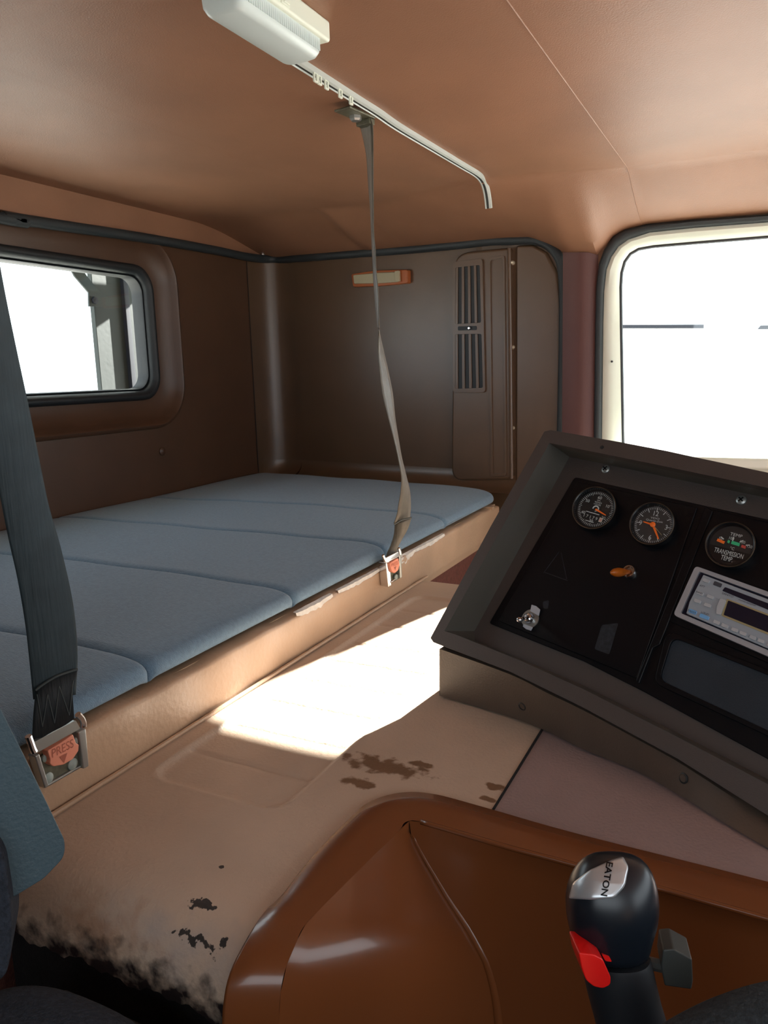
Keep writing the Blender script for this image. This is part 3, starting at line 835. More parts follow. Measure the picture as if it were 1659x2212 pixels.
for k in (0, -1): mb.add([r[k] for r in rows_], [tuple(range(len(rows_)))])
o = mb.build('fabric_bolster', M['seatfab2'], smooth=60)
tag(o, 'dark grey fabric bolster rising beside the gear lever in the lower right corner', 'bolster')

# ------------------------------------------------------------------ driver's seat at the lower left
ds = thing('driver_seat', 'dark seat with blue-grey vinyl side bolster in the lower left corner', 'seat', dep(60, 2700, .62))
SP = Plane(dep(60, 1800, .60), V((.80, -.50, .20)))
mb = MB(); prism(mb, SP, rounded([(-520, 720), (-330, 900), (-40, 1448), (56, 1640), (105, 1742), (141, 1818), (139, 1852), (95, 1898), (30, 1938), (-520, 1985)], [40, 60, 0, 0, 0, 14, 16, 10, 10, 0], 5), 0, .09)
mb.build('side_bolster', M['seatgrey'], ds, bevel=.008, seg=5, label='blue-grey vinyl side bolster')
SP2 = Plane(dep(10, 1980, .57), V((.70, -.62, .2)))
mb = MB(); prism(mb, SP2, rounded([(-560, 1120), (-380, 1150), (-30, 1790), (8, 1850), (24, 1950), (25, 2060), (12, 2110), (-30, 2140), (-560, 2160)], [20, 40, 20, 20, 20, 20, 14, 14, 0]), 0, .08)
mb.build('backrest', M['seatfab'], ds, bevel=.012, seg=4)
ctr = dep(110, 2360, .57)
mb = MB()
def cush(i, j):
    a = 2 * math.pi * i; b = math.pi / 2 * j
    e = .75
    ca, sa, cb, sb = math.cos(a), math.sin(a), math.cos(b), math.sin(b)
    f = lambda q, p: math.copysign(abs(q) ** p, q)
    return ctr + V((f(ca, .8) * f(cb, .5) * .11, f(sa, .8) * f(cb, .5) * .06, f(sb, .8) * .052 - .006))
mb.grid(49, 14, cush)
mb.build('seat_cushion', M['seatfab'], ds, smooth=180)
mb = MB(); mb.box(ctr + V((0, 0, -.16)), (.16, .16, .32)); mb.build('seat_pedestal', M['dark'], ds, bevel=.01)

# ------------------------------------------------------------------ straps
def buckle_text(mb, pl, c, ang, h, off):
    u = pl.udir(c[0], c[1], ang); v = pl.n.cross(u)
    if v.z < 0: v = -v
    text(mb, 'PRESS', pl.at(*c, off), u, v, h, .85)
    C = pl.at(*c, off) - v * h * 1.25
    mb.add([C + u * h * .55 + v * h * .45, C - u * h * .55 + v * h * .45, C - v * h * .55], [(0, 1, 2)])

# near strap
ns = thing('bunk_strap', 'wide charcoal safety strap rising from the steel buckle nearest the camera', 'strap', FACE.at(140, 1700, .02), 'bunk safety straps')
SPN = Plane(FACE.at(118, 1500, .02), V((.82, -.57, 0)))
L = [(72, 1510), (66, 1450), (55, 1350), (38, 1250), (20, 1170), (4, 1090), (-20, 960), (-45, 800), (-72, 600), (-110, 350), (-160, 60), (-200, -160)]
R = [(163, 1500), (167, 1420), (163, 1350), (153, 1280), (130, 1180), (102, 1080), (66, 900), (32, 740), (4, 600), (-40, 350), (-88, 60), (-125, -160)]
nl = min(len(L), len(R))
Lp = [SPN.at(*p) for p in L]; Rp = [SPN.at(*p) for p in R]
while Lp[-1].z > .43 or Rp[-1].z > .43: Lp.pop(); Rp.pop()
for l in (Lp, Rp):
    a_, b_ = l[-3], l[-1]; l.append(b_ + (b_ - a_) * ((.447 - b_.z) / (b_.z - a_.z)))
Lc = catmull(Lp, 5); Rc = catmull(Rp, 5)
mb = MB(); mb.loft([[a.lerp(b, t) + SPN.n * (.003 * math.sin(math.pi * t)) for t in (0, .06, .2, .4, .6, .8, .94, 1)] for a, b in zip(Lc, Rc)], closed=False)
mb.build('webbing', M['belt'], ns, solid=.0022, smooth=180)
mb = MB(); top_ = catmull([V((*p, 0)) for p in ((77, 1489), (100, 1472), (125, 1458), (150, 1449), (168, 1444))], 3)
bot_ = catmull([V((*p, 0)) for p in ((69, 1601), (90, 1592), (115, 1578), (140, 1565), (160, 1551))], 3)
mid_ = catmull([V((*p, 0)) for p in ((72, 1545), (95, 1530), (117, 1517), (140, 1505), (156, 1495))], 3)
mb.loft([[SPN.at(p.x, p.y, .0045) for p in top_], [SPN.at(p.x, p.y, .007) for p in mid_], [SPN.at(p.x, p.y, .006) for p in bot_]], closed=False)
se = mb.build('sewn_end', M['beltdark'], ns, solid=.004, smooth=60)
mb = MB(); zz = [(80, 1500), (92, 1570), (103, 1500), (118, 1562), (128, 1482), (150, 1545), (158, 1470)]
for (a, b) in zip(zz, zz[1:]):
    mb.tube([SPN.at(*a, .0085), SPN.at((a[0] + b[0]) / 2, (a[1] + b[1]) / 2, .0095), SPN.at(*b, .0085)], .0005, 5)
mb.tube([SPN.at(p.x, p.y + 2, .0072) for p in top_], .0013, 6)
mb.build('stitching', M['stitch'], se)
tp_ = (Lp[-1] + Rp[-1]) / 2
mb = MB(); mb.box(V((tp_.x, tp_.y, .4475)), (.06, .09, .004)); apn = mb.build('anchor_plate', M['olive'], ns, bevel=.0015)
mb = MB(); mb.lathe(V((tp_.x - .02, tp_.y, .446)), (0, 0, -1), [(.010, 0), (.010, .007), (.0001, .009)], 6); mb.build('anchor_bolt', M['steel'], apn)
bk = MB(); prism(bk, FACE, [(80, 1640), (172, 1588), (188, 1652), (100, 1700)], .008, .005)
bkl = bk.build('buckle', M['olive'], ns, bevel=.001)
for nm, q, o_, t in (('side_rail', [(76, 1634), (86, 1628), (107, 1698), (98, 1704)], .015, .012), ('side_rail', [(170, 1582), (186, 1573), (193, 1655), (181, 1662)], .015, .012), ('base_lip', [(103, 1694), (180, 1650), (182, 1655), (105, 1700)], .011, .008)):
    mb = MB(); prism(mb, FACE, q, o_, t); mb.build(nm, M['steel'], bkl, bevel=.0015)
mb = MB(); prism(mb, FACE, rounded([(68, 1606), (164, 1556), (174, 1574), (78, 1628)], 3), .018, .006); mb.build('latch_bar', M['steel'], bkl, bevel=.0015)
for q in ([(61, 1590), (66, 1604), (70, 1616), (74, 1624)], [(168, 1543), (176, 1552), (180, 1562), (180, 1570)]):
    mb = MB(); mb.tube([FACE.at(*p, .018) for p in q], .0035, 10); mb.build('latch_loop', M['chrome'], bkl)
mb = MB(); prism(mb, FACE, rounded([(103, 1622), (130, 1606), (158, 1586), (165, 1606), (171, 1608), (170, 1622), (158, 1640), (138, 1652), (116, 1656), (108, 1650), (109, 1640), (106, 1632)], 3), .017, .010)
rb = mb.build('release_button', M['salmon'], bkl, bevel=.002, seg=3, label='faded red release button')
mb = MB(); buckle_text(mb, FACE, (136, 1616), math.radians(-27), .0095, .0174); mb.build('button_lettering', M['salmond'], rb, recalc=False)
for x, y, r in ((102, 1681, .0065), (155, 1650, .0065), (98, 1636, .005), (166, 1598, .005)):
    mb = MB(); mb.lathe(FACE.at(x, y, .0078), FACE.n, [(r, 0), (r, .002), (r * .7, .0035), (.0001, .004)], 16); mb.build('rivet', M['rivet'], bkl)

# far strap
fs_ = thing('bunk_strap', 'narrow twisted olive safety strap hanging from the roof plate to the far buckle', 'strap', FACE.at(850, 1265, .02), 'bunk safety straps')
T0 = V((-.655, 1.31, .437)); T1 = FACE.at(848, 1195, .014)
edges = [(255, 776, 800), (270, 778, 805), (300, 785, 806), (340, 792, 806), (400, 796, 806), (450, 800, 806.5), (500, 802, 807), (540, 804, 810.5), (580, 806, 812), (620, 808, 816), (660, 811, 818), (700, 815, 819), (720, 818, 820), (760, 817, 829), (800, 820, 838), (850, 826, 848), (900, 838, 853), (950, 851, 861), (990, 860, 868), (1030, 867, 878), (1060, 866, 885), (1090, 861, 887), (1110, 858, 886), (1130, 851, 884)]
HWD = .0235
loops = []
for y, xl, xr in edges:
    t = (y - 255) / (1200 - 255)
    c = T0.lerp(T1, t); dd = c.dot(FWD)
    a = dep(xl, y, dd); b = dep(xr, y, dd); w = (b - a).length / 2
    dz = math.sqrt(max(0, HWD ** 2 - w * w))
    sg = 1 if y < 710 else -1
    a = dep(xl, y, dd + sg * dz); b = dep(xr, y, dd - sg * dz)
    loops.append([a.lerp(b, q) for q in (0, .25, .5, .75, 1)])
cols = [catmull([l[k] for l in loops], 4) for k in range(5)]
mb = MB(); mb.loft(cols, closed=False)
mb.build('webbing', M['beltb'], fs_, solid=.0016, smooth=180)
FP = Plane(FACE.at(848, 1180, .021), V((.72, -.69, .05)))
mb = MB()
lt = [(853, 1132), (851, 1155), (843, 1180), (836, 1195), (834, 1206)]; rt = [(888, 1119), (880, 1143), (865, 1170), (858, 1186), (859, 1198)]
mb.loft([catmull([FP.at(*p, .004) for p in lt], 4), catmull([FP.at(*p, .006) for p in rt], 4)], closed=False)
fe = mb.build('sewn_end', M['beltb'], fs_, solid=.005, smooth=60)
mb = MB(); mb.tube([FP.at(851, 1133, .007), FP.at(868, 1123, .009), FP.at(889, 1118, .009)], .0016, 6); mb.build('stitching', M['stitch'], fe)
BP = Plane(FACE.at(850, 1235, .018), V((1, -.22, 0)))
mb = MB(); prism(mb, BP, [(838, 1212), (862, 1198), (866, 1248), (842, 1262)], .000, .008)
bk2 = mb.build('buckle', M['olive'], fs_, bevel=.001)
for nm, q, o_, t, m_ in (('side_rail', [(834, 1216), (842, 1212), (846, 1265), (839, 1269)], .010, .020, 'chrome'), ('side_rail', [(862, 1198), (867, 1196), (869, 1247), (865, 1250)], .010, .018, 'steel'), ('base_lip', [(845, 1256), (856, 1249), (856, 1252), (846, 1260)], .012, .004, 'chrome'), ('latch_bar', [(830, 1206), (861, 1191), (864, 1202), (834, 1217)], .016, .006, 'chrome')):
    mb = MB(); prism(mb, BP, q, o_, t); mb.build(nm, M[m_], bk2, bevel=.0015)
for q in ([(827, 1199), (830, 1206), (833, 1212)], [(861, 1184), (864, 1191), (865, 1198)]):
    mb = MB(); mb.tube([BP.at(*p, .014) for p in q], .003, 10); mb.build('latch_loop', M['chrome'], bk2)
mb = MB(); prism(mb, BP, rounded([(843, 1216), (861, 1205), (864, 1220), (861, 1232), (853, 1239), (847, 1236), (844, 1226)], 3), .015, .009)
rb = mb.build('release_button', M['salmon'], bk2, bevel=.002, seg=3, label='faded red release button')
mb = MB(); buckle_text(mb, BP, (853, 1218), math.radians(-25), .0075, .0156); mb.build('button_lettering', M['salmond'], rb, recalc=False)
mb = MB(); mb.lathe(BP.at(854, 1246, .002), BP.n, [(.0055, 0), (.0055, .003), (.0001, .004)], 14); mb.build('rivet', M['rivet'], bk2)
# anchor plate on the roof
ctr_ = (onz(745, 236, .436) + onz(806, 262, .436)) / 2
axY = (onz(806, 262, .436) - onz(745, 236, .436)).normalized(); axX = axY.cross(V((0, 0, 1)))
mb = MB(); mb.box(ctr_ + V((-.008, 0, .003)), (.034, .075, .004), (axX, axY, V((0, 0, 1)))); mb.box(ctr_ + V((-.004, .03, -.004)), (.03, .016, .010), (axX, axY, V((0, 0, 1))))
ap = mb.build('anchor_plate', M['olive'], fs_, bevel=.0015)
mb = MB(); mb.lathe(onz(768, 247, .440), (0, 0, -1), [(.011, 0), (.011, .008), (.008, .011), (.0001, .011)], 6); mb.build('anchor_bolt', M['steel'], ap)

# ------------------------------------------------------------------ dashboard wing
DN = V((-.27, -.815, .51)).normalized()
P0 = Plane(ony(932, 1383, .967), DN)
P1 = P0.shifted(-.042)
da = thing('dashboard', 'angular charcoal dashboard wing with recessed black instrument panel on the engine cover', 'dashboard', (-.15, .93, CZ))
outer = [(1190, 929), (1340, 955), (1440, 974), (1513, 990), (1659, 1021), (1900, 1075), (1900, 1930), (1780, 1845), (1659, 1762), (1464, 1639), (1259, 1528), (1100, 1450), (936, 1387), (930, 1378), (1060, 1137), (1176, 932)]
inner0 = [(1187, 957), (1400, 1000), (1659, 1054), (1900, 1105), (1900, 1850), (1659, 1694), (1464, 1592), (1259, 1488), (1120, 1425), (985, 1371), (960, 1363)]
inner1 = [(1230, 987), (1400, 1022), (1659, 1076), (1900, 1127), (1900, 1840), (1659, 1684), (1464, 1583), (1259, 1480), (1130, 1425), (1026, 1384), (1025, 1363)]
outp = [P0.at(*p) for p in outer]
for p in outp: p.z = max(p.z, CZ + .013)
inp = [P0.at(*p) for p in inner0]; in1 = [P1.at(*p) for p in inner1]
mb = MB(); mb.poly(outp, DN * -.012, [inp]); mb.build('dash_surround', M['dash'], da, smooth=25)
mb = MB(); mb.loft([[p + DN * .0002 for p in inp], in1], True); mb.build('recess_wall', M['dashw'], da, smooth=20)
mb = MB(); mb.poly(in1, DN * -.006); pb = mb.build('recess_back', M['dash'], da)
def zmin(p): return V((p.x, p.y, max(p.z, CZ + .006)))
# hollow shell behind
mb = MB(); sh = [p + DN * -.012 for p in outp]
mb.loft([[p for p in sh], [zmin(p.lerp(sum(sh, V()) / len(sh), .06) + DN * -.12) for p in sh]], True, False, True); mb.build('dash_shell', M['dash'], da, smooth=20)
# base under the panel
bl_ = [(950, 1503), (1100, 1548), (1182, 1580), (1259, 1618), (1380, 1668), (1476, 1723), (1659, 1832), (1900, 1945)]
tl_ = [(950, 1402), (1100, 1456), (1182, 1497), (1259, 1534), (1380, 1599), (1476, 1653), (1659, 1770), (1900, 1905)]
Bb = [onz(x, y, CZ + .0032) for x, y in bl_]; Bt = [P0.at(x, y, -.010) for x, y in tl_]
mb = MB(); cb = catmull(Bb, 4); ct = catmull(Bt, 4)
back = V((.02, .16, 0))
mb.loft([[p + back for p in ct], ct, [a.lerp(b, .5) for a, b in zip(ct, cb)], cb, [p + back for p in cb]], closed=False)
base = mb.build('dash_base', M['dashb'], da, smooth=40)
mb = MB(); mb.add([ct[0] + V((-.0006, 0, 0)), ct[0] + back, cb[0] + back, cb[0] + V((-.0006, 0, 0))], [(0, 1, 2, 3)]); mb.build('base_end', M['dashb'], da)
for (x, y) in ((1128, 1526), (1476, 1681)):
    t = min(range(len(cb)), key=lambda k: abs((lambda q: CX + F * V((RX.x, RY.x, RZ.x)).dot(q) / FWD.dot(q))(cb[k]) - x))
    m0 = ct[t].lerp(cb[t], .5)
    t2 = (cb[min(t + 1, len(cb) - 1)] - cb[t - 1]).normalized(); nn = t2.cross(ct[t] - cb[t]).normalized()
    if nn.y > 0: nn = -nn
    d = ray(x, y); hp = d * (m0.dot(nn) / d.dot(nn))
    mb = MB(); mb.lathe(hp + nn * .0004, nn, [(.006, -.004), (.006, .0), (.0045, .0008), (.004, -.003), (.0001, -.003)], 16); mb.build('screw_hole', M['rubber'], base)
for (x, y) in ((1309, 1014), (1602, 1081)):
    mb = MB(); c = P1.at(x, y); mb.lathe(c, DN, [(.0062, 0), (.0060, .002), (.004, .0034), (.0001, .0038)], 20); sc_ = mb.build('panel_screw', M['steel'], pb)
    mb = MB(); u = P1.udir(x, y, .8); v = DN.cross(u)
    mb.box(c + DN * .0036, (.0075, .0016, .0012), (u, v, DN)); mb.box(c + DN * .0036, (.0016, .0075, .0012), (u, v, DN)); mb.build('screw_slot', M['black'], sc_)
mb = MB(); mb.lathe(P0.at(1300, 966, .0004), DN, [(.0028, -.002), (.0028, .0), (.0001, .0004)], 12); mb.build('rim_hole', M['rubber'], da)
# black panels
mb = MB(); prism(mb, P1, rounded([(1241, 1030), (1508, 1089), (1700, 1131), (1900, 1176), (1900, 1800), (1659, 1640), (1390, 1494), (1260, 1428), (1056, 1346)], [8, 0, 0, 0, 0, 0, 0, 0, 6]), .003, .004)
pan = mb.build('instrument_panel', M['black'], da, bevel=.001)
def edgeline(q, off, r=.0007, m_='dashw'):
    mb = MB(); mb.tube([P1.at(*p, off) for p in q], r, 6); return mb.build('panel_edge', M[m_], pan)
mb = MB(); prism(mb, P1, [(1247, 1040), (1506, 1096), (1376, 1466), (1076, 1341)], .0055, .003); mb.build('gauge_plate', M['black'], pan, bevel=.0012)
mb = MB(); prism(mb, P1, [(1524, 1092), (1540, 1103), (1425, 1392), (1410, 1400), (1380, 1477), (1373, 1470)], .007, .005); mb.build('panel_rib', M['black'], pan, bevel=.0012)
mb = MB(); prism(mb, P1, [(1541, 1101), (1900, 1182), (1900, 1508), (1659, 1432), (1432, 1336)], .005, .003); mb.build('radio_plate', M['black'], pan, bevel=.0012)
# storage tray recess drawn as raised frame and sunk floor
tray_o = rounded([(1440, 1362), (1700, 1462), (1900, 1545), (1900, 1760), (1659, 1590), (1412, 1475)], [24, 0, 0, 0, 0, 20])
tray_i = rounded([(1452, 1376), (1700, 1474), (1890, 1552), (1890, 1740), (1659, 1578), (1424, 1468)], [20, 0, 0, 0, 0, 18])
M['tray'] = mat('slate_blue_mat', (30, 40, 50), .7, var=.1, bump=.4, bscale=600)
mb = MB(); prism(mb, P1, tray_o, .008, .006, [tray_i]); mb.build('tray_rim', M['black'], pan, bevel=.0015)
mb = MB(); prism(mb, P1, tray_i, .0045, .002); mb.build('tray_floor', M['tray'], pan)
# residue marks of an old sticker and a triangle, dull film on the plate
film = mat('glue_residue', (20, 27, 36), .7, var=.7, vscale=160)
for q in ([(1300, 1350), (1336, 1346), (1316, 1414), (1284, 1402)], [(1172, 1300), (1186, 1296), (1184, 1316), (1174, 1314)]):
    mb = MB(); prism(mb, P1, rounded(q, 4), .0058, .0006); mb.build('glue_mark', film, pan)
mb = MB()
for a, b in (((1208, 1192), (1174, 1238)), ((1176, 1236), (1226, 1254)), ((1224, 1250), (1212, 1194))):
    mb.tube([P1.at(*a, .0056), P1.at(*b, .0056)], .0006, 5)
mb.build('glue_outline', film, pan)

# gauges
def gauge(name, label, cat, c, rpx, ang, dialmat, plate_off=.0055):
    C = P1.at(*c, plate_off)
    toc = (-C).normalized(); n = (DN * .70 + toc * .30).normalized()
    k = C.dot(FWD) / F; R = rpx * k * .985
    pl = Plane(C + n * .0165, n); C2 = pl.at(*c)
    u = pl.udir(c[0], c[1], math.radians(ang)); v = n.cross(u)
    if v.z < 0: v = -v
    g = thing(name, label, cat, C)
    mb = MB(); mb.lathe(C2 - n * .004, n, [(R * .98, -.019), (R, -.002), (R, .003), (R * .965, .0055), (R * .91, .0045), (R * .86, -.004), (R * .84, -.0045)], 56)
    mb.build('bezel', M['bezel'], g, smooth=40)
    mb = MB(); mb.lathe(C2 - n * .004, n, [(R * .985, .0052), (R * .955, .0062), (R * .94, .0056)], 56); mb.build('bezel_rim', M['rust'], g)
    D = C2 - n * .0075
    mb = MB(); mb.lathe(D, n, [(R * .90, -.002), (R * .87, 0), (.0001, .00005)], 48); mb.build('dial', dialmat, g)
    mb = MB(); mb.lathe(C2 - n * .0012, n, [(R * .88, 0), (.0001, .0008)], 40); mb.build('cover_glass', M['gauge_glass'], g)
    def pol(deg, r, h=.0006):
        a = math.radians(deg); return D + n * h + u * (math.sin(a) * r * R) + v * (math.cos(a) * r * R)
    return g, D, n, u, v, R, pol
def tick(mb, pol, n, deg, r0, r1, w):
    a, b = pol(deg, r0), pol(deg, r1); s = (b - a).cross(n).normalized() * w / 2
    mb.add([a - s, a + s, b + s, b - s], [(0, 1, 2, 3)])
def hand(mb, pol, n, deg, r0, r1, w0, w1, h):
    a, b = pol(deg, r0, h), pol(deg, r1, h); s = (b - a).cross(n).normalized()
    mb.poly([a - s * w0, a + s * w0, b + s * w1, b - s * w1], n * -.0006)

g, D, n, u, v, R, pol = gauge('hour_meter', 'round black hour meter with a 17179 counter, leftmost gauge on the panel', 'gauge', (1283, 1097), 48.5, 16, M['dial'])
mb = MB()
for k in range(60): tick(mb, pol, n, k * 6, .70 if k % 5 else .66, .80, R * .022)
for k, t in enumerate(('60', '10', '20', '30', '40', '50')):
    text(mb, t, pol(k * 60, .56), u, v, R * .135)
text(mb, 'min', pol(0, .43), u, v, R * .06, 1.3); text(mb, 'VDO', pol(0, .325), u, v, R * .075, 1.5); text(mb, 'HOURS', pol(0, .225), u, v, R * .06, 1.2)
for y_ in (-.20, -.60):
    c_ = D + n * .0006 + v * (y_ * R) + u * (-.06 * R); hw = .32 if y_ > -.5 else .2
    mb.add([c_ + u * (a * R * hw) + v * (b * R * .015) for a, b in ((-1, -1), (1, -1), (1, 1), (-1, 1))], [(0, 1, 2, 3)])
for k, t in enumerate('17179'):
    text(mb, t, D + n * .0006 + v * (-.40 * R) + u * ((-.40 + k * .15) * R), u, v, R * .135)
mb.build('dial_markings', M['mark'], g, recalc=False)
mb = MB(); mb.box(D + n * .0004 + v * (-.40 * R) + u * (.40 * R), (R * .14, R * .2, .0006), (u, v, n)); mb.build('counter_wheel', M['cream'], g)
mb = MB(); text(mb, '8', D + n * .0009 + v * (-.40 * R) + u * (.40 * R), u, v, R * .16); mb.build('counter_digit', M['redp'], g, recalc=False)
mb = MB()
for q in range(0, 14):
    a0, a1 = math.radians(-100 + q * 20), math.radians(-100 + (q + 1) * 20)
    cc = D + n * .0006 + v * R * .02
    if 60 < q * 20 < 300 or True:
        mb.add([cc + (u * math.sin(a) + v * math.cos(a)) * (R * r) for a, r in ((a0, .10), (a1, .10), (a1, .155 if q < 10 else .13), (a0, .155 if q < 10 else .13))], [(0, 1, 2, 3)])
mb.build('hub_mark', M['mark'], g, recalc=False)
mb = MB(); hand(mb, pol, n, 104, .02, .58, R * .045, R * .02, .0022); mb.build('needle', M['orange'], g)

g, D, n, u, v, R, pol = gauge('dashboard_clock', 'round quartz clock with orange hands between hour meter and temperature gauge', 'clock', (1408, 1131), 48.5, 10, M['dialg'])
mb = MB()
for k in range(60): tick(mb, pol, n, k * 6, .73 if k % 5 else .62, .82, R * (.018 if k % 5 else .032))
for k, t in ((0, '12'), (3, '3'), (6, '6'), (9, '9')): text(mb, t, pol(k * 30, .58 if t != '12' else .54), u, v, R * .22, .9)
text(mb, 'VDO', pol(0, .32), u, v, R * .08, 1.6); text(mb, 'Quartz-Zeit', pol(0, .20), u, v, R * .085, 1.25)
text(mb, 'MADE IN GERMANY', pol(0, .865), u, v, R * .04, 1.0)
mb.build('dial_markings', M['mark'], g, recalc=False)
mb = MB(); hand(mb, pol, n, 278, -.05, .46, R * .055, R * .02, .002); mb.build('hour_hand', M['orange'], g)
mb = MB(); hand(mb, pol, n, 146, -.05, .72, R * .055, R * .03, .0026); mb.build('minute_hand', M['orange'], g)
mb = MB(); hand(mb, pol, n, 129, -.05, .64, R * .012, R * .008, .0032); mb.build('second_hand', M['gold'], g)
mb = MB(); mb.lathe(D + n * .002, n, [(R * .12, 0), (R * .12, .0014), (R * .06, .0022), (.0001, .0022)], 20); mb.build('hand_hub', M['orange'], g)

g, D, n, u, v, R, pol = gauge('temperature_gauge', 'round black transmission temperature gauge above the silver radio', 'gauge', (1577, 1176), 51.5, 14, M['dial'], .005)
mb = MB()
text(mb, 'TEMP', D + n * .0006 + v * R * .50 + u * R * .05, u, v, R * .13, 1.1)
for t, x_, y_ in (('50', -.50, .20), ('100', -.08, .32), ('120', .38, .28), ('150', .70, .16)): text(mb, t, D + n * .0006 + v * R * y_ + u * R * x_, u, v, R * .12, .9)
text(mb, '°C', D + n * .0006 - v * R * .10 + u * R * .07, u, v, R * .12)
for dg, r0, r1 in ((-62, .42, .58), (-4, .22, .40), (48, .36, .52), (72, .56, .72)): tick(mb, pol, n, dg, r0, r1, R * .045)
text(mb, 'TRANSMISSION', D + n * .0012 - v * R * .33, u, v, R * .20, .60); text(mb, 'TEMP.', D + n * .0012 - v * R * .57, u, v, R * .20, .66)
mb.build('dial_markings', M['mark'], g, recalc=False)
mb = MB()
hc = [D + n * .0004 + u * (math.sin(math.radians(a)) * R * .86) + v * (math.cos(math.radians(a)) * R * .86) for a in range(100, 261, 8)]
mb.poly(hc, n * -.001); mb.build('lower_mask', M['black'], g)
def bar(x0, x1, y0, y1, h=.0006):
    return [D + n * h + u * (x * R) + v * (y * R) for x, y in ((x0, y0), (x1, y0 - .02), (x1, y1 - .02), (x0, y1))]
mb = MB(); mb.add(bar(-.20, -.11, .10, .22), [(0, 1, 2, 3)]); mb.add(bar(-.04, .30, .08, .22), [(0, 1, 2, 3)]); mb.build('green_band', M['green'], g, recalc=False)
mb = MB(); mb.add(bar(.38, .56, .04, .16), [(0, 1, 2, 3)]); mb.build('red_band', M['redp'], g, recalc=False)
mb = MB(); hand(mb, pol, n, -80, .30, .62, R * .06, R * .06, .0015); mb.build('needle', M['orange'], g)

# toggle switches
c = P1.at(1361, 1236, .0055); sw = thing('toggle_switch', 'amber plastic toggle switch in a chrome collar below the clock', 'switch', c, 'switches on the instrument panel')
k = c.dot(FWD) / F
mb = MB(); mb.lathe(c, DN, [(15.5 * k, 0), (15.5 * k, .003), (13 * k, .0055), (10.5 * k, .0055), (9 * k, .002), (.0001, .0015)], 32); mb.build('collar', M['chrome'], sw)
mb = MB(); tip = dep(1319, 1237, c.dot(FWD) - .030); root = c + DN * .001
pts = [root.lerp(tip, t) for t in (0, .2, .4, .6, .8, .93, 1)]
mb.tube(pts, [.003, .0036, .0052, .0060, .0050, .0028, .0008], 14); mb.build('lever', M['amber'], sw, smooth=180)
c = P1.at(1146, 1337, .0055); sw = thing('toggle_switch', 'chrome toggle switch on a pale tabbed washer, lower left of the panel', 'switch', c, 'switches on the instrument panel')
k = c.dot(FWD) / F
mb = MB(); mb.lathe(c, DN, [(20.5 * k, 0), (20.5 * k, .0016), (.0001, .0018)], 32); wa = mb.build('washer', M['steel'], sw)
tabs = mat('pale_grey_plastic', (176, 180, 188), .5)
for q in ([(1148, 1306), (1158, 1309), (1166, 1316), (1163, 1330), (1145, 1320)], [(1131, 1347), (1150, 1355), (1146, 1362), (1136, 1359), (1129, 1353)]):
    mb = MB(); prism(mb, P1, q, .0090, .0020); mb.build('washer_tab', tabs, wa, bevel=.0004)
mb = MB(); mb.lathe(c, DN, [(12 * k, .002), (12 * k, .005), (9 * k, .009), (6 * k, .010), (4 * k, .009), (.0001, .009)], 20); mb.build('threaded_bush', M['chrome'], sw)
mb = MB(); tip = dep(1122, 1339, c.dot(FWD) - .032); root = c + DN * .008
mb.tube([root, root.lerp(tip, .5), tip], [.0022, .0024, .0034], 12); mb.ball(tip, .0042); mb.build('lever', M['chrome'], sw, smooth=180)

# radio
rd = thing('car_radio', 'silver car radio with dark display and rows of small buttons', 'radio', P1.at(1560, 1370, .005))
frame_o = rounded([(1502, 1222), (1659, 1278), (1875, 1359), (1875, 1506), (1659, 1418), (1454, 1328)], [9, 0, 0, 0, 0, 9])
frame_i = rounded([(1510, 1234), (1659, 1289), (1865, 1365), (1865, 1487), (1659, 1404), (1470, 1324)], [4, 0, 0, 0, 0, 4])
mb = MB(); prism(mb, P1, frame_o, .012, .0062, [frame_i]); mb.build('trim_frame', M['radio'], rd, bevel=.0018, seg=3)
mb = MB(); prism(mb, P1, frame_i, .0082, .0025); fp_ = mb.build('face_well', M['screen'], rd)
face = [(1519, 1241), (1659, 1294), (1865, 1370), (1865, 1482), (1659, 1401), (1482, 1325), (1489, 1300), (1505, 1268)]
mb = MB(); prism(mb, P1, face, .0135, .0050); fc = mb.build('face_plate', M['radiof'], rd, bevel=.001)
def rbtn(name, q, off, th, m_, bev=.0008):
    mb = MB(); prism(mb, P1, rounded(q, 2, 3), off, th); return mb.build(name, M[m_], rd, bevel=bev)
def para(c, w, h, a=21, b=24):
    a = math.radians(a); b = math.radians(b); ux, uy = math.cos(a) * w / 2, math.sin(a) * w / 2; vx, vy = math.sin(b) * h / 2, -math.cos(b) * h / 2
    return [(c[0] - ux + vx, c[1] - uy + vy), (c[0] + ux + vx, c[1] + uy + vy), (c[0] + ux - vx, c[1] + uy - vy), (c[0] - ux - vx, c[1] - uy - vy)]
for c in ((1525, 1254), (1512, 1281), (1534, 1289), (1506, 1298), (1528, 1307)): rbtn('preset_button', para(c, 15, 7.5), .0155, .004, 'btn')
rbtn('sensor_window', para((1550, 1262), 18, 9), .0140, .002, 'rprint')
rbtn('blue_button', para((1496, 1321), 17, 8), .0152, .003, 'btnblue'); rbtn('blue_button', para((1521, 1332), 21, 8), .0152, .003, 'btnblue')
rbtn('tape_slot', [(1566, 1268), (1659, 1303), (1860, 1378), (1860, 1392), (1659, 1317), (1560, 1276)], .0142, .002, 'screen')
rbtn('display_trim', [(1570, 1293), (1659, 1326), (1860, 1404), (1860, 1447), (1659, 1371), (1558, 1330)], .0145, .002, 'gold')
rbtn('display', [(1573, 1297), (1659, 1330), (1860, 1408), (1860, 1444), (1659, 1366), (1563, 1328)], .0152, .002, 'screen')
rbtn('control_knob', [(1556, 1292), (1568, 1296), (1556, 1328), (1547, 1326), (1548, 1310)], .0170, .004, 'btn', .0015)
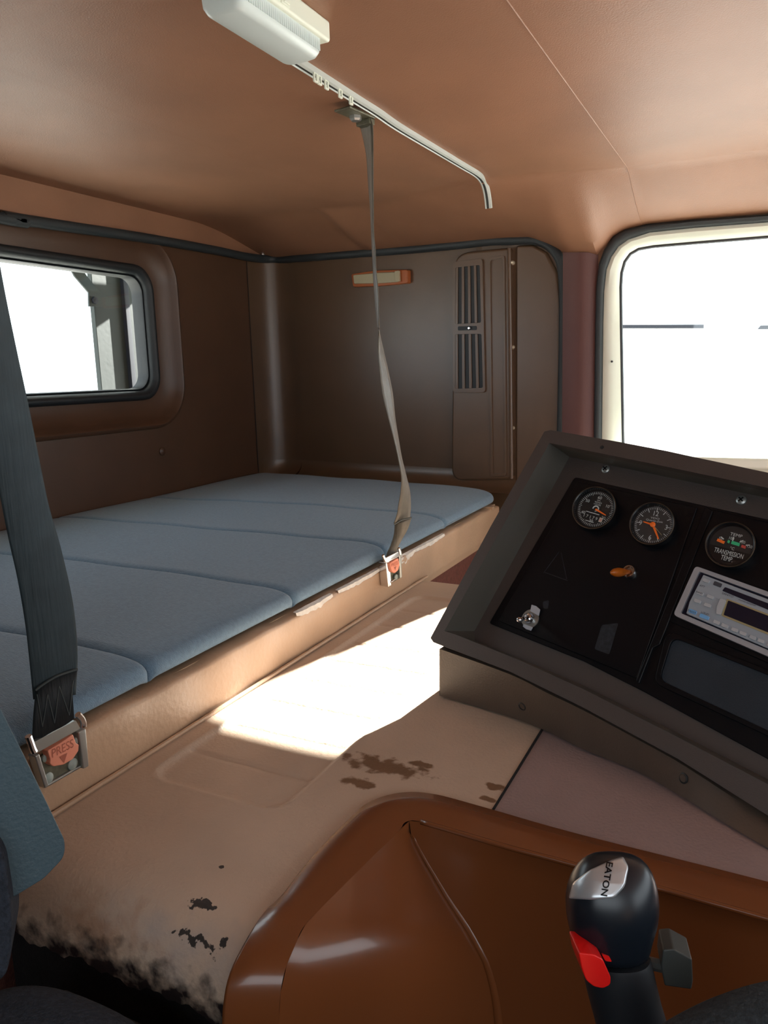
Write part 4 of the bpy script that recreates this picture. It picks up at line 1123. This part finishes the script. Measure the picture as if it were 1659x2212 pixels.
for k in range(8):
    c = (1548 + k * 17.5 + (k // 2) * 4, 1344 + k * 7.4 + (k // 2) * 1.7)
    if c[0] < 1700: rbtn('station_button', para(c, 15, 8, 23), .0158, .004, 'btn')
for t, c, h, sx in (('SANYO', (1572, 1285), .0026, 1.1), ('FM/MW RECEIVER', (1614, 1302), .0016, 1.1), ('ATT', (1517, 1266), .0024, 1), ('LOUD', (1523, 1325), .0024, 1), ('FADER', (1495, 1321), .0024, 1), ('BAND', (1511, 1280), .002, 1)):
    u = P1.udir(c[0], c[1], math.radians(20)); v = DN.cross(u)
    if v.z < 0: v = -v
    mb = MB(); text(mb, t, P1.at(*c, .0162 if t in ('FADER', 'BAND') else .0142), u, v, h, sx)
    mb.build('printed_lettering', M['rprint'], fc, recalc=False)

# ------------------------------------------------------------------ outside
struct(MB().box((0, 3, -1.05 - 1.25), (60, 60, .1)).build('ground', M['ground']))
PX = Plane((-2.05, 0, 0), (1, 0, 0))
bp_ = thing('cab_guard_post', 'grey-green steel post behind the rear window with a bolted strap bracket', 'post', (-2.08, 1.6, -2.25))
def upright(nm, x0, x1, m_, xf=-2.05, th=.012, parent=None, z0=-.75, h=3.1):
    pl = Plane((xf, 0, 0), (1, 0, 0)); a = pl.at(x0, 710); b = pl.at(x1, 710); mb = MB()
    mb.box((xf - th / 2, (a.y + b.y) / 2, z0), (th, abs(b.y - a.y), h)); return mb.build(nm, M[m_], parent, bevel=.002)
upright('post_web', 208, 276, 'post', -2.06, .02, bp_)
upright('post_edge', 275, 285, 'postd', -2.045, .05, bp_)
upright('post_flange', 284, 301, 'post', -2.055, .02, bp_)
mb = MB(); lft = [(140, 540), (150, 575), (162, 597), (180, 618), (192, 632), (193, 662)]; rgt = [(160, 540), (170, 575), (182, 588), (200, 612), (220, 634), (226, 662)]
for q0, q1, r0_, r1_ in zip(lft, lft[1:], rgt, rgt[1:]): prism(mb, PX, [q0, r0_, r1_, q1], .012, .006)
br = mb.build('strap_bracket', M['post'], bp_, weld=True)
mb = MB(); mb.lathe(PX.at(203, 649, .012), (1, 0, 0), [(.012, 0), (.012, .008), (.0001, .009)], 6); mb.build('bracket_bolt', M['postd'], br)
o = upright('body_panel', 298, 430, 'white', -2.12, .04, None, -.95, 2.7)
tag(o, 'white body panel edge outside, right of the grey-green post', 'panel')
PB = Plane((0, 9, 0), (0, -1, 0))
mb = MB(); prism(mb, PB, [(1270, 702), (1520, 701), (1520, 709), (1270, 709)], 0, .3); o = mb.build('awning_beam', M['postd']); tag(o, 'dark horizontal beam end outside, left part of the door window', 'beam')
mb = MB(); prism(mb, PB, [(1643, 703), (1760, 702), (1760, 711), (1636, 711)], 0, .3); o = mb.build('awning_beam', M['postd']); tag(o, 'dark horizontal beam end outside, at the right edge of the door window', 'beam')
a = PB.at(1421, 709, -.1); b = PB.at(1410, 892, -.1); b = a + (b - a) * ((-2.25 - a.z) / (b.z - a.z)); mb = MB(); mb.tube([a, b], .014, 10); o = mb.build('awning_pole', M['white']); tag(o, 'pale slanting pole outside, hanging from the dark beam', 'pole')

# ------------------------------------------------------------------ light
w = bpy.data.worlds.new('sky'); S.world = w; w.use_nodes = True
bg = w.node_tree.nodes['Background']; bg.inputs['Color'].default_value = (.86, .94, 1.0, 1); bg.inputs['Strength'].default_value = 3.2
sun = bpy.data.lights.new('sun', 'SUN'); sun.energy = 52; sun.angle = math.radians(.6); sun.color = (1, .96, .90)
so_ = bpy.data.objects.new('sun', sun); COL.objects.link(so_); so_.location = (1, 6, 5)
so_.rotation_euler = V((-.222, -1, -.518)).to_track_quat('-Z', 'Y').to_euler()
def portal(c, sx, sy, d):
    l = bpy.data.lights.new('window_portal', 'AREA'); l.shape = 'RECTANGLE'; l.size = sx; l.size_y = sy
    l.cycles.is_portal = True
    o = bpy.data.objects.new('window_portal', l); COL.objects.link(o); o.location = V(c) + V((0, 0, ZO)); o.rotation_euler = V(d).to_track_quat('-Z', 'Y').to_euler()
portal((1.14, .91, .065), 2.45, .56, (-1, 0, 0))
portal((.175, -.54, .12), 1.18, .50, (0, 1, 0))
portal((-1.73, 1.13, .13), 1.4, .36, (1, 0, 0))
portal((.12, 2.30, .03), 1.1, .65, (0, -1, 0))

# ------------------------------------------------------------------ camera
cam = bpy.data.cameras.new('camera'); co_ = bpy.data.objects.new('camera', cam); COL.objects.link(co_)
cam.sensor_fit = 'VERTICAL'; cam.sensor_height = 24; cam.lens = 24 * F / 2212; cam.clip_start = .02
right = gx; upv = -gdn; fw = FWD
m3 = Matrix((right, upv, -fw)).transposed()
co_.matrix_world = Matrix.Translation(V((0, 0, ZO))) @ m3.to_4x4()
S.camera = co_
S.view_settings.view_transform = 'Standard'; S.view_settings.look = 'None'; S.view_settings.gamma = 1; S.view_settings.use_curve_mapping = False
S.view_settings.exposure = 0.0
S.cycles.use_denoising = True
S.cycles.max_bounces = 10; S.cycles.diffuse_bounces = 6; S.cycles.glossy_bounces = 4; S.cycles.transparent_max_bounces = 12
S.cycles.sample_clamp_indirect = 8
